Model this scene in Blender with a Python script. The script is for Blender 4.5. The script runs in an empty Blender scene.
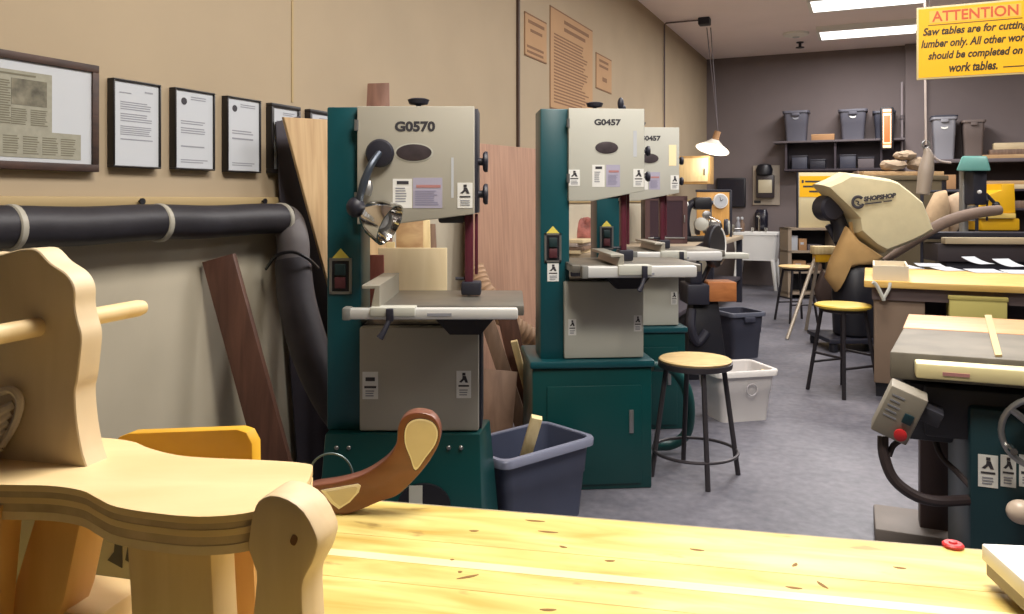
import bpy, bmesh, math, random
from mathutils import Vector, Matrix
RAD = math.radians
rnd = random.Random(7)
SC = bpy.context.scene
COL = SC.collection
F, CX, HY, CH, CAMX = 800.0, 512.0, 200.0, 1.35, 2.43
YAW = math.atan(358 / 800)
UP = Vector((0, 0, 1))
RV = Vector((math.cos(YAW), math.sin(YAW), 0))
FV = Vector((-math.sin(YAW), math.cos(YAW), 0))
CAM = Vector((CAMX, 0, CH))
BACK, CEIL = 13.2, 3.64
def cc(X, Z, h):
    v = CAM + RV * X + FV * Z
    return Vector((v.x, v.y, h))
def W(px, py, Z):
    return CAM + (RV * ((px - CX) / F) + FV + UP * ((HY - py) / F)) * Z
def hit(px, py, p0, n):
    d = RV * ((px - CX) / F) + FV + UP * ((HY - py) / F)
    return CAM + d * ((Vector(p0) - CAM).dot(n) / d.dot(n))
def wl(px, py, off=0.0): return hit(px, py, (off, 0, 0), Vector((1, 0, 0)))
def bw(px, py, off=0.0): return hit(px, py, (0, BACK - off, 0), Vector((0, 1, 0)))
def fl(px, py, h=0.0): return hit(px, py, (0, 0, h), UP)

# ------------------------------------------------------------------ materials
def lin(c):
    return tuple(((v / 255) / 12.92 if v / 255 <= .04045 else ((v / 255 + .055) / 1.055) ** 2.4) for v in c) + (1,)
MATS = {}
def mat(name, rgb, rough=.5, metal=0., var=0., scale=6., bump=0., emit=0., alpha=None, trans=0., coat=0., spec=.5):
    if name in MATS: return MATS[name]
    m = bpy.data.materials.new(name); m.use_nodes = True
    nt = m.node_tree; b = nt.nodes['Principled BSDF']
    b.inputs['Base Color'].default_value = lin(rgb)
    b.inputs['Roughness'].default_value = rough
    b.inputs['Metallic'].default_value = metal
    b.inputs['Specular IOR Level'].default_value = spec
    if coat: b.inputs['Coat Weight'].default_value = coat
    if trans: b.inputs['Transmission Weight'].default_value = trans
    if alpha is not None: b.inputs['Alpha'].default_value = alpha
    if emit:
        b.inputs['Emission Color'].default_value = lin(rgb)
        b.inputs['Emission Strength'].default_value = emit
    if var or bump:
        tc = nt.nodes.new('ShaderNodeTexCoord')
        n = nt.nodes.new('ShaderNodeTexNoise')
        n.inputs['Scale'].default_value = scale; n.inputs['Detail'].default_value = 5
        nt.links.new(tc.outputs['Object'], n.inputs['Vector'])
        if var:
            r = nt.nodes.new('ShaderNodeValToRGB')
            c = lin(rgb)
            r.color_ramp.elements[0].position = .3; r.color_ramp.elements[1].position = .7
            r.color_ramp.elements[0].color = tuple(max(0, v * (1 - var)) for v in c[:3]) + (1,)
            r.color_ramp.elements[1].color = tuple(min(1, v * (1 + var)) for v in c[:3]) + (1,)
            nt.links.new(n.outputs['Fac'], r.inputs['Fac'])
            nt.links.new(r.outputs['Color'], b.inputs['Base Color'])
        if bump:
            bp = nt.nodes.new('ShaderNodeBump'); bp.inputs['Strength'].default_value = bump
            bp.inputs['Distance'].default_value = .01
            nt.links.new(n.outputs['Fac'], bp.inputs['Height'])
            nt.links.new(bp.outputs['Normal'], b.inputs['Normal'])
    MATS[name] = m
    return m
def wood(name, c1, c2, sc=(14, 14, 1.2), rough=.55, knots=0., rot=0., coat=0.):
    if name in MATS: return MATS[name]
    m = bpy.data.materials.new(name); m.use_nodes = True
    nt = m.node_tree; b = nt.nodes['Principled BSDF']; L = nt.links.new
    b.inputs['Roughness'].default_value = rough
    if coat: b.inputs['Coat Weight'].default_value = coat
    tc = nt.nodes.new('ShaderNodeTexCoord'); mp = nt.nodes.new('ShaderNodeMapping')
    mp.inputs['Scale'].default_value = sc; mp.inputs['Rotation'].default_value = (0, 0, rot)
    L(tc.outputs['Object'], mp.inputs['Vector'])
    n = nt.nodes.new('ShaderNodeTexNoise'); n.inputs['Scale'].default_value = 2.5
    n.inputs['Detail'].default_value = 6; n.inputs['Distortion'].default_value = .6
    L(mp.outputs['Vector'], n.inputs['Vector'])
    r = nt.nodes.new('ShaderNodeValToRGB')
    r.color_ramp.elements[0].position = .32; r.color_ramp.elements[1].position = .68
    r.color_ramp.elements[0].color = lin(c1); r.color_ramp.elements[1].color = lin(c2)
    L(n.outputs['Fac'], r.inputs['Fac'])
    out = r.outputs['Color']
    if knots:
        mp2 = nt.nodes.new('ShaderNodeMapping'); mp2.inputs['Scale'].default_value = (5, 11, 8)
        L(tc.outputs['Object'], mp2.inputs['Vector'])
        n2 = nt.nodes.new('ShaderNodeTexNoise'); n2.inputs['Scale'].default_value = 2.2; n2.inputs['Detail'].default_value = 4
        L(mp2.outputs['Vector'], n2.inputs['Vector'])
        r2 = nt.nodes.new('ShaderNodeValToRGB')
        r2.color_ramp.elements[0].position = .645; r2.color_ramp.elements[1].position = .72
        r2.color_ramp.elements[0].color = (0, 0, 0, 1); r2.color_ramp.elements[1].color = (knots,) * 3 + (1,)
        L(n2.outputs['Fac'], r2.inputs['Fac'])
        mx = nt.nodes.new('ShaderNodeMixRGB'); mx.inputs[2].default_value = lin((120, 84, 40))
        L(r2.outputs['Color'], mx.inputs[0]); L(out, mx.inputs[1]); out = mx.outputs[0]
    L(out, b.inputs['Base Color'])
    MATS[name] = m
    return m

# ------------------------------------------------------------------ mesh builder
class MB:
    def __init__(s): s.bm = bmesh.new()
    def _bev(s, geom_faces, bev, seg=2):
        es = set()
        for f in geom_faces:
            for e in f.edges: es.add(e)
        bmesh.ops.bevel(s.bm, geom=list(es), offset=bev, segments=seg, affect='EDGES', profile=.5, clamp_overlap=True)
    def faces(s, verts, fs):
        vs = [s.bm.verts.new(v) for v in verts]; out = []
        for f in fs:
            try: out.append(s.bm.faces.new([vs[i] for i in f]))
            except ValueError: pass
        return out
    def box(s, x0, x1, y0, y1, z0, z1, bev=0., M=None):
        p = [Vector(v) for v in ((x0, y0, z0), (x1, y0, z0), (x1, y1, z0), (x0, y1, z0), (x0, y0, z1), (x1, y0, z1), (x1, y1, z1), (x0, y1, z1))]
        if M is not None: p = [M @ v for v in p]
        fs = s.faces(p, [(3, 2, 1, 0), (4, 5, 6, 7), (0, 1, 5, 4), (1, 2, 6, 5), (2, 3, 7, 6), (3, 0, 4, 7)])
        if bev: s._bev(fs, bev)
        return s
    def hexa(s, b, t, bev=0.):
        "bottom quad and top quad of points"
        fs = s.faces(list(b) + list(t), [(3, 2, 1, 0), (4, 5, 6, 7), (0, 1, 5, 4), (1, 2, 6, 5), (2, 3, 7, 6), (3, 0, 4, 7)])
        if bev: s._bev(fs, bev)
        return s
    def slab(s, pts, n, th, bev=0., seg=2):
        "polygon of 3-D points pushed by th along n"
        pts = [Vector(p) for p in pts]; n = Vector(n).normalized() * th
        k = len(pts)
        fs = s.faces(pts + [p + n for p in pts], [tuple(range(k)), tuple(range(2 * k - 1, k - 1, -1))] + [(i, i + k, (i + 1) % k + k, (i + 1) % k) for i in range(k)])
        bmesh.ops.recalc_face_normals(s.bm, faces=fs)
        if bev: s._bev(fs[:2], bev, seg)
        return s
    def prism(s, poly, y0, y1, bev=0., seg=2):
        return s.slab([(x, y0, z) for x, z in poly], (0, 1, 0), y1 - y0, bev, seg)
    def tube(s, pts, r, seg=10, smooth=0, cap=True):
        pts = [Vector(p) for p in pts]
        rs = list(r) if isinstance(r, (list, tuple)) else [r] * len(pts)
        if smooth:
            q, qr = [], []
            for i in range(len(pts) - 1):
                p0, p1, p2, p3 = pts[max(i - 1, 0)], pts[i], pts[i + 1], pts[min(i + 2, len(pts) - 1)]
                for j in range(smooth):
                    t = j / smooth
                    q.append(.5 * ((2 * p1) + (p2 - p0) * t + (2 * p0 - 5 * p1 + 4 * p2 - p3) * t * t + (3 * p1 - p0 - 3 * p2 + p3) * t ** 3))
                    qr.append(rs[i] + (rs[i + 1] - rs[i]) * t)
            pts, rs = q + [pts[-1]], qr + [rs[-1]]
        rings = []; nrm = None
        for i, p in enumerate(pts):
            d = (pts[min(i + 1, len(pts) - 1)] - pts[max(i - 1, 0)]).normalized()
            if nrm is None:
                nrm = d.orthogonal().normalized()
            else:
                nrm = (nrm - d * nrm.dot(d)).normalized()
            b = d.cross(nrm)
            rings.append([p + (nrm * math.cos(a) + b * math.sin(a)) * rs[i] for a in [2 * math.pi * k / seg for k in range(seg)]])
        s.loft(rings, cap, cap)
        return s
    def loft(s, rings, cap0=True, cap1=True):
        k = len(rings[0]); n = len(rings)
        vs = [v for rg in rings for v in rg]
        fs = [(i * k + j, i * k + (j + 1) % k, (i + 1) * k + (j + 1) % k, (i + 1) * k + j) for i in range(n - 1) for j in range(k)]
        if cap0: fs.append(tuple(range(k - 1, -1, -1)))
        if cap1: fs.append(tuple((n - 1) * k + j for j in range(k)))
        f = s.faces(vs, fs)
        bmesh.ops.recalc_face_normals(s.bm, faces=f)
        return s
    def cyl(s, p0, p1, r0, r1=None, seg=20):
        p0, p1 = Vector(p0), Vector(p1)
        return s.tube([p0, p1], [r0, r0 if r1 is None else r1], seg)
    def lathe(s, prof, c=(0, 0, 0), axis=(0, 0, 1), seg=28, cap0=True, cap1=True):
        q = Vector((0, 0, 1)).rotation_difference(Vector(axis).normalized()); c = Vector(c)
        rings = [[c + q @ Vector((r * math.cos(a), r * math.sin(a), z)) for a in [2 * math.pi * k / seg for k in range(seg)]] for r, z in prof]
        return s.loft(rings, cap0, cap1)
    def torus(s, c, R, r, axis=(0, 0, 1), seg=36, rs=8, a0=0, a1=360):
        q = Vector((0, 0, 1)).rotation_difference(Vector(axis).normalized()); c = Vector(c)
        full = abs(a1 - a0) >= 360
        n = seg if full else seg + 1
        rings = []
        for i in range(n):
            a = RAD(a0 + (a1 - a0) * i / seg)
            ct = Vector((math.cos(a), math.sin(a), 0))
            rings.append([c + q @ (ct * (R + r * math.cos(b)) + UP * r * math.sin(b)) for b in [2 * math.pi * k / rs for k in range(rs)]])
        if full: rings.append(rings[0])
        s.loft(rings, not full, not full)
        bmesh.ops.remove_doubles(s.bm, verts=s.bm.verts[:], dist=1e-5)
        return s
    def ball(s, c, r, sc=(1, 1, 1), seg=16):
        c = Vector(c)
        prof = [(math.sin(math.pi * i / seg), -math.cos(math.pi * i / seg)) for i in range(1, seg)]
        rings = [[c + Vector((a * r * math.cos(t) * sc[0], a * r * math.sin(t) * sc[1], z * r * sc[2])) for t in [2 * math.pi * k / (seg + 4) for k in range(seg + 4)]] for a, z in prof]
        return s.loft(rings)
    def puff(s, pts, n, th, inset=(1, .93, .8, .55, .2), prof=(0, .5, .8, .97, 1.0), both=True):
        "cloth-like swollen polygon: pts in a plane, swelling th along n"
        pts = [Vector(p) for p in pts]; n = Vector(n).normalized()
        c = sum(pts, Vector()) / len(pts)
        fr = [[c + (p - c) * a + n * th * b for p in pts] for a, b in zip(inset, prof)]
        bk = [[c + (p - c) * a - n * th * b * (1 if both else .15) for p in pts] for a, b in zip(inset, prof)]
        return s.loft(bk[::-1] + fr[1:])
    def obj(s, name, m, parent=None, ang=35):
        me = bpy.data.meshes.new(name)
        bmesh.ops.recalc_face_normals(s.bm, faces=s.bm.faces[:])
        s.bm.to_mesh(me); s.bm.free()
        for p in me.polygons: p.use_smooth = True
        me.set_sharp_from_angle(angle=RAD(ang))
        me.materials.append(m)
        o = bpy.data.objects.new(name, me); COL.objects.link(o)
        if parent: o.parent = parent
        return o
def tag(o, label=None, cat=None, group=None, kind=None):
    if label: o['label'] = label
    if cat: o['category'] = cat
    if group: o['group'] = group
    if kind: o['kind'] = kind
    return o
def struct(mb, name, m):
    return tag(mb.obj(name, m), kind='structure')
def solo(mb, name, m, label, cat, group=None, ang=35):
    "a thing that is one mesh; its origin goes to the middle of its base"
    o = mb.obj(name, m, None, ang)
    vs = [v.co for v in o.data.vertices]
    lo = Vector([min(v[i] for v in vs) for i in range(3)]); hi = Vector([max(v[i] for v in vs) for i in range(3)])
    c = Vector(((lo.x + hi.x) / 2, (lo.y + hi.y) / 2, lo.z))
    o.data.transform(Matrix.Translation(-c)); o.location = c
    return tag(o, label, cat, group)
def thing(name, label, cat, loc, rz=0., group=None):
    o = bpy.data.objects.new(name, None); COL.objects.link(o)
    o.empty_display_size = .1
    o.location = loc; o.rotation_euler = (0, 0, rz)
    return tag(o, label, cat, group)
def copy_tree(o, parent=None):
    c = o.copy(); COL.objects.link(c)
    if parent: c.parent = parent
    for ch in list(o.children): copy_tree(ch, c)
    return c
def dup(o, loc, rz, label, group=None):
    c = copy_tree(o); c.location = loc; c.rotation_euler = (0, 0, rz)
    return tag(c, label, None, group)
def text(s, name, m, parent, x0, x1, z0, z1, y, shear=0., off=0., keep=False, M=None):
    "lettering in the x-z plane facing -y, fitted to the box"
    cu = bpy.data.curves.new(name, 'FONT'); cu.body = s; cu.shear = shear; cu.offset = off; cu.extrude = .002; cu.resolution_u = 3
    ob = bpy.data.objects.new(name, cu); COL.objects.link(ob)
    dg = bpy.context.evaluated_depsgraph_get()
    me = bpy.data.meshes.new_from_object(ob.evaluated_get(dg))
    bpy.data.objects.remove(ob)
    xs = [v.co.x for v in me.vertices]; ys = [v.co.y for v in me.vertices]
    ax, bx, ay, by = min(xs), max(xs), min(ys), max(ys)
    kx = (x1 - x0) / (bx - ax); kz = (z1 - z0) / (by - ay)
    for v in me.vertices:
        p = Vector((x0 + (v.co.x - ax) * kx, y - .0006 - v.co.z * .2, z0 + (v.co.y - ay) * kz))
        v.co = M @ p if M is not None else p
    me.name = name
    me.materials.clear(); me.materials.append(m)
    o = bpy.data.objects.new(name, me); COL.objects.link(o); o.parent = parent
    return o
def lines(mb, x0, x1, z0, z1, n, y, hfrac=.45, ragged=.25, M=None):
    dz = (z1 - z0) / n
    for i in range(n):
        zc = z1 - (i + .5) * dz
        e = x1 - (x1 - x0) * ragged * rnd.random()
        mb.box(x0, e, y - .0012, y, zc - dz * hfrac / 2, zc + dz * hfrac / 2, 0, M)
    return mb
def rring(w, d, rad, z, n=5, cx=0., cy=0.):
    out = []
    for sx, sy, a0 in ((1, 1, 0), (-1, 1, 90), (-1, -1, 180), (1, -1, 270)):
        for k in range(n):
            a = RAD(a0 + 90 * k / (n - 1))
            out.append(Vector((cx + sx * (w / 2 - rad) + rad * math.cos(a), cy + sy * (d / 2 - rad) + rad * math.sin(a), z)))
    return out
class FR:
    "measures in the frame of a thing whose root stands on the floor at (px0, depth Z)"
    def __init__(s, px0, Z, h=0.): s.X0 = (px0 - CX) / F * Z; s.Z = Z; s.h = h
    def loc(s): return cc(s.X0, s.Z, s.h)
    def x(s, px, dy=0.): return (px - CX) / F * (s.Z + dy) - s.X0
    def z(s, py, dy=0.): return CH + (HY - py) / F * (s.Z + dy) - s.h
    def p(s, px, py, dy=0.): return Vector((s.x(px, dy), dy, s.z(py, dy)))
E_FAR, E_MID, E_NEAR, E_FRONT, EXPOSURE = 55, 42, 48, 85, 0.25
# ------------------------------------------------------------------ shared materials
M_WALL = mat('beige_wall_paint', (168, 151, 126), .85, var=.035, scale=2.2, bump=.05)
M_WAIN = mat('grey_wall_panel', (184, 175, 155), .8, var=.06, scale=3)
M_BACK = mat('grey_back_wall_paint', (116, 106, 106), .9, var=.06, scale=1.5)
M_CEIL = mat('ceiling_paint', (236, 224, 226), .9, var=.03, scale=1.5)
M_RAIL = mat('tan_rail_paint', (172, 150, 108), .7)
M_GREEN = mat('dark_green_enamel', (8, 62, 62), .32, var=.08, scale=3)
M_TEAL = mat('teal_enamel', (14, 72, 80), .35, var=.06, scale=3)
M_COVER = mat('grey_beige_enamel', (168, 164, 152), .45, var=.02, scale=3)
M_COVER2 = mat('pale_grey_enamel', (186, 186, 176), .45, var=.02, scale=3)
M_BLACK = mat('black_plastic', (22, 22, 30), .45)
M_NAVY = mat('dark_navy_steel', (34, 34, 46), .5)
M_IRON = mat('cast_iron', (126, 122, 114), .38, .55, var=.12, scale=8)
M_ALU = mat('brushed_aluminium', (214, 214, 212), .35, .25)
M_CHROME = mat('polished_chrome', (220, 218, 214), .12, 1.)
M_STEEL = mat('steel', (150, 150, 150), .35, .8)
M_MAROON = mat('maroon_enamel', (84, 28, 44), .4)
M_WHITE = mat('white_sticker', (226, 226, 222), .5)
M_PAPER = mat('paper', (186, 190, 196), .8)
M_INK = mat('printed_ink', (52, 50, 56), .7)
M_GREYINK = mat('grey_print', (140, 142, 150), .8)
M_LAV = mat('lavender_print', (168, 164, 184), .7)
M_RED = mat('red_plastic', (200, 44, 48), .4)
M_REDINK = mat('dull_red_ink', (176, 124, 122), .7)
M_YELLOW = mat('yellow_sign_face', (234, 176, 2), .5)
M_YSTICK = mat('yellow_warning', (222, 206, 90), .5)
M_OVAL = mat('dark_badge', (74, 66, 70), .4, .3, var=.2, scale=30)
M_GLASS = mat('frame_glass', (255, 255, 255), .05, trans=1.)
M_FRAMEB = mat('black_frame', (28, 25, 26), .4)
M_FRAMEW = wood('walnut_frame', (44, 28, 22), (70, 46, 36), (14, 3, 14))
M_NEWS = mat('newsprint', (148, 146, 132), .9, var=.1, scale=40)
M_PHOTO = mat('newspaper_photo', (110, 106, 92), .8, var=.5, scale=26)
M_DUCT = mat('black_duct', (40, 38, 44), .5, var=.2, scale=14, bump=.2)
M_DUCTG = mat('grey_duct_elbow', (104, 98, 98), .55, var=.15, scale=10)
M_PLY = wood('birch_plywood', (222, 196, 146), (236, 214, 168), (9, 9, 1.))
M_PLYW = wood('tan_plywood', (176, 144, 102), (196, 166, 124), (12, 12, .8))
M_PINKPLY = wood('pinkish_plywood', (160, 122, 101), (182, 143, 118), (16, 16, .7))
M_CREAM = wood('cream_plywood', (226, 204, 160), (236, 216, 176), (6, 6, 1))
M_BROWN = wood('dark_brown_plank', (78, 50, 40), (104, 70, 56), (10, 10, 1.2))
M_REDWOOD = wood('red_brown_board', (104, 52, 40), (130, 70, 54), (10, 10, 1.2))
M_PINE = wood('pale_pine', (214, 190, 140), (232, 212, 164), (14, 14, 1.5))
M_DULLW = wood('dull_brown_board', (100, 80, 66), (132, 106, 88), (10, 10, 1.2))
M_BENCH = wood('yellow_maple_bench', (186, 156, 72), (234, 214, 138), (1.6, 9, 9), .5, knots=.55)
M_HONEY = wood('honey_lacquered_ply', (206, 154, 34), (218, 168, 46), (2, 2, 6), .4)
M_TOY = wood('toy_birch', (210, 188, 152), (224, 204, 170), (7, 7, 1.2), .5)
M_TOYTOP = wood('toy_seat_birch', (216, 188, 138), (226, 202, 156), (1.5, 8, 8), .5)
M_TOYLEG = wood('toy_pine_leg', (206, 182, 144), (222, 200, 164), (9, 9, 1.2), .5)
M_TOYORANGE = wood('toy_amber_leg', (202, 156, 98), (218, 174, 116), (9, 9, 1.2), .5)
M_PLYEDGE = mat('ply_edge', (190, 168, 138), .7, var=.25, scale=20)
M_WALNUT = wood('red_walnut', (104, 60, 46), (128, 78, 60), (3, 8, 8), .35, coat=.3)
M_MAPLE = wood('maple_inlay', (214, 206, 190), (226, 218, 202), (5, 8, 8), .4)
M_EDGING = mat('pale_inlay_line', (244, 240, 230), .5)
M_TOTE = mat('slate_grey_tote', (70, 76, 98), .5, var=.08, scale=6)
M_TOTEB = mat('back_grey_tote', (86, 86, 98), .55)
M_TOTEL = mat('pale_grey_tote', (136, 136, 144), .5)
M_DKTOTE = mat('dark_grey_bin', (58, 60, 74), .5)
M_CLEAR = mat('frosted_white_plastic', (214, 210, 208), .4)
M_STOOLW = wood('stool_seat_wood', (204, 172, 116), (222, 194, 140), (5, 12, 5), .45)
M_STOOLY = mat('yellow_stool_seat', (214, 182, 74), .45, var=.05)
M_STOOLM = mat('stool_grey_steel', (70, 66, 70), .45, .5)
M_STOOLK = mat('stool_black_steel', (40, 36, 40), .5, .3)
M_FLEX = mat('beige_flex_hose', (176, 142, 112), .6)
M_GHOSE = mat('green_hose', (16, 74, 72), .4)
M_SAWC = mat('saw_dark_green', (22, 52, 60), .42, var=.08, scale=4)
M_SAWD = mat('saw_charcoal', (48, 48, 56), .5, var=.08, scale=4)
M_RAILC = mat('cream_rail', (222, 210, 160), .4)
M_CABLE = mat('dark_cable', (52, 42, 44), .55)
M_SWBOX = mat('switch_box_grey', (140, 134, 122), .5, var=.06)
M_BAG = mat('offwhite_bag_cloth', (202, 192, 156), .9, var=.05, scale=9, bump=.25)
M_BAGT = mat('tan_bag_cloth', (172, 138, 88), .9, var=.06, scale=9, bump=.25)
M_SACK = mat('pale_sack_cloth', (176, 150, 118), .9, var=.1, scale=12, bump=.3)
M_TOPW = wood('work_table_maple', (212, 168, 84), (228, 190, 112), (1.2, 8, 8), .5)
M_TABSIDE = mat('brown_grey_table_side', (128, 108, 90), .7, var=.06)
M_ORANGEW = wood('orange_wood_block', (160, 96, 48), (184, 116, 62), (3, 9, 9))
M_SINK = mat('white_sink', (240, 240, 238), .4)
M_TEALH = mat('pale_teal_enamel', (92, 146, 138), .45)
M_YMACH = mat('yellow_machine', (222, 170, 24), .45, var=.04)
M_DKSHELF = mat('dark_shelf', (58, 50, 58), .7)
M_GREYSH = mat('grey_shelf', (96, 88, 92), .7)
M_BOX = mat('cardboard', (170, 130, 92), .85, var=.05)
M_LIGHTD = mat('light_diffuser', (255, 253, 250), .5, emit=2.2)
M_LAMPON = mat('lamp_glow', (255, 250, 240), .5, emit=7)
M_ORANGEL = mat('orange_reflection', (255, 96, 52), .5, emit=1.0)
M_PEACHL = mat('pale_glow', (255, 224, 180), .5, emit=2.2)
M_SCREEN = mat('dark_screen', (26, 26, 40), .25)
M_LUMBER = wood('rack_lumber', (166, 130, 90), (196, 164, 120), (1.5, 9, 9))
M_LUMBERP = wood('rack_pale_lumber', (196, 176, 140), (214, 196, 160), (1.5, 9, 9))
M_POSTER = mat('tan_poster', (176, 140, 102), .8, var=.04, scale=3)
M_POSTERI = mat('poster_ink', (126, 92, 66), .8)
M_GREYSEAL = mat('grey_stool_base', (120, 112, 106), .6, var=.1)
# ================================================================== SETTING
def floor_mat():
    m = mat('blotchy_concrete', (92, 90, 94), .42, var=.0)
    nt = m.node_tree; b = nt.nodes['Principled BSDF']; L = nt.links.new
    tc = nt.nodes.new('ShaderNodeTexCoord')
    n1 = nt.nodes.new('ShaderNodeTexNoise'); n1.inputs['Scale'].default_value = 1.1; n1.inputs['Detail'].default_value = 8; n1.inputs['Roughness'].default_value = .65
    n2 = nt.nodes.new('ShaderNodeTexNoise'); n2.inputs['Scale'].default_value = 22; n2.inputs['Detail'].default_value = 3
    L(tc.outputs['Object'], n1.inputs['Vector']); L(tc.outputs['Object'], n2.inputs['Vector'])
    mx = nt.nodes.new('ShaderNodeMixRGB'); mx.inputs[0].default_value = .3
    L(n1.outputs['Fac'], mx.inputs[1]); L(n2.outputs['Fac'], mx.inputs[2])
    r = nt.nodes.new('ShaderNodeValToRGB')
    r.color_ramp.elements[0].position = .36; r.color_ramp.elements[1].position = .66
    r.color_ramp.elements[0].color = lin((68, 69, 80)); r.color_ramp.elements[1].color = lin((122, 120, 128))
    L(mx.outputs[0], r.inputs['Fac']); L(r.outputs['Color'], b.inputs['Base Color'])
    rr = nt.nodes.new('ShaderNodeMapRange'); rr.inputs['To Min'].default_value = .35; rr.inputs['To Max'].default_value = .6
    L(n1.outputs['Fac'], rr.inputs['Value']); L(rr.outputs['Result'], b.inputs['Roughness'])
    return m
XR, YF = 7.6, -2.6
struct(MB().box(-.15, XR + .15, YF - .15, BACK + .15, -.12, 0), 'floor', floor_mat())
struct(MB().box(-.15, XR + .15, YF - .15, BACK + .15, CEIL, CEIL + .12), 'ceiling', M_CEIL)
struct(MB().box(-.15, 0, YF - .15, BACK + .15, 0, CEIL), 'wall_left', M_WALL)
struct(MB().box(0, XR, BACK, BACK + .15, 0, CEIL), 'wall_back', M_BACK)
struct(MB().box(XR, XR + .15, YF, BACK + .15, 0, CEIL), 'wall_right', mat('brown_grey_paint', (92, 84, 78), .9))
struct(MB().box(0, XR, YF - .15, YF, 0, CEIL), 'wall_front', mat('dark_paint', (58, 54, 52), .9))
# panelled lower wall and the rail on top of it
struct(MB().box(0, .012, YF, BACK, .1, 1.325), 'trim_1', M_WAIN)
struct(MB().box(0, .03, YF, BACK, 1.325, 1.362, .006), 'trim_2', M_RAIL)
struct(MB().box(0, .016, YF, BACK, 0, .1, .004), 'baseboard_left', M_NAVY)
# pilaster on the back wall
pA = bw(905, 100); pB = bw(924, 100)
struct(MB().box(pA.x, pB.x, BACK - .12, BACK, 0, CEIL), 'trim_3', M_BACK)
# slim vertical seams of the wall boards
s1 = wl(292, 40)
struct(MB().box(0, .004, s1.y - .006, s1.y + .006, 1.8, CEIL), 'trim_4', M_RAIL)

# ---- ceiling lights
def ceiling_light(x0, y0, label, e, col, first=[None]):
    t = thing('ceiling_light', label, 'ceiling light', (x0, y0, CEIL), 0, 'long ceiling lights')
    w, d = 1.2, .6
    b = MB(); b.box(0, w, -d / 2, d / 2, -.06, 0)
    b.obj('housing', MATS['grey_shelf'], t)
    f = MB()
    f.box(-.02, w + .02, -d / 2 - .02, -d / 2 + .02, -.075, 0); f.box(-.02, w + .02, d / 2 - .02, d / 2 + .02, -.075, 0)
    f.box(-.02, .02, -d / 2, d / 2, -.075, 0); f.box(w - .02, w + .02, -d / 2, d / 2, -.075, 0)
    f.obj('rim', M_WHITE, t)
    MB().box(.02, w - .02, -d / 2 + .02, d / 2 - .02, -.072, -.06).obj('diffuser', M_LIGHTD, t)
    l = bpy.data.lights.new('lamp', 'AREA'); l.shape = 'RECTANGLE'; l.size = w - .06; l.size_y = d - .06
    l.energy = e; l.color = col
    lo = bpy.data.objects.new('tube_light', l); COL.objects.link(lo); lo.parent = t; lo.location = (w / 2, 0, -.08)
    return t
WARM = (1.0, .92, .8); NEU = (1.0, .96, .93); COOL = (.96, .93, 1.0)
ceiling_light(1.80, 11.6, 'lit white ceiling panel farther back, just left of the yellow ATTENTION sign', E_FAR, NEU)
ceiling_light(1.80, 9.81, 'lit white ceiling panel cut by the top of the photo, left of the hanging sign', E_FAR, NEU)
for y, e, c in ((8.0, E_MID, NEU), (6.2, E_MID, NEU), (4.4, E_NEAR, NEU), (2.6, E_NEAR, NEU), (1.5, E_FRONT, WARM)):
    ceiling_light(1.80, y, 'white ceiling panel light above the machines, in the row running to the back wall', e, c)
for y, e in ((9.8, E_FAR), (6.2, E_MID), (2.6, 16)):
    ceiling_light(4.6, y, 'white ceiling panel light above the saw tables, out of the row along the wall', e, NEU)
p = hit(796, 33, (0, 0, CEIL), UP)
t = thing('smoke_detector', 'small white disc detector on the ceiling left of the lit panels', 'smoke detector', p)
MB().lathe([(.17, -.0), (.165, -.03), (.1, -.05), (.02, -.055)]).obj('body', M_WHITE, t)
MB().lathe([(.05, -.05), (.04, -.065), (.01, -.068)], (0, 0, 0)).obj('cap', M_PAPER, t)
p = hit(800, 42, (0, 0, CEIL), UP)
t = thing('sprinkler_head', 'tiny dark sprinkler on the ceiling behind the white disc', 'sprinkler', p)
MB().lathe([(.05, 0), (.05, -.015), (.02, -.02), (.02, -.07), (.06, -.075), (.06, -.085)], seg=14).obj('body', M_NAVY, t)

# ---- conduits
q = wl(517, 147)
solo(MB().box(.0, .02, q.y - .014, q.y + .014, q.z, CEIL), 'wall_conduit', mat('dark_brown_conduit', (74, 54, 44), .6),
     'dark vertical strip running up the left wall between two bandsaws', 'conduit')
# ceiling lamp rig: conduit up the wall, along the ceiling to a box with cords and a lamp
BX = hit(704.5, 22, (0, 0, CEIL - .05), UP); wy = BX.y
t = thing('ceiling_conduit', 'thin grey conduit up the far left wall and along the ceiling to a box', 'conduit', (0, wy, 1.4))
MB().tube([(.02, 0, 0), (.02, 0, CEIL - 1.44), (.04, 0, CEIL - 1.42), (BX.x, 0, CEIL - 1.42)], .010, 8).obj('pipe', mat('conduit_grey', (92, 78, 80), .6), t)
MB().box(BX.x - .07, BX.x + .07, -.07, .07, CEIL - 1.4 - .09, CEIL - 1.4 - .0, .01).obj('junction_box', M_NAVY, t)
LP = W(712, 147, BX.y / .9128 + .0); zl = 10.3
LP = W(713, 147, zl)
t = thing('hanging_lamp', 'glowing white shaded lamp hanging on cords in the far left corner', 'lamp', (LP.x, LP.y, LP.z), YAW)
prof = [(.05, .1), (.08, .07), (.165, .0), (.215, -.035)]
ax = (.3, .22, 1)
MB().lathe(prof + [(.212, -.035), (.162, .004), (.07, .065)], (0, 0, 0), ax, 24, True, True).obj('shade', mat('lamp_shade_enamel', (232, 226, 214), .4), t)
MB().ball((0, 0, -.02), .09, (1.7, 1.5, .5), 12).obj('bulb', M_LAMPON, t)
MB().cyl((.02, -.005, .07), (.06, -.01, .2), .045, .04).obj('socket', M_BOX, t)
for dx in (-.02, .03):
    MB().tube([(.06, -.01, .2), (dx - .06, 0, CEIL - LP.z - .07)], .006, 6).obj('cord', M_GREYSH, t)
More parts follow.
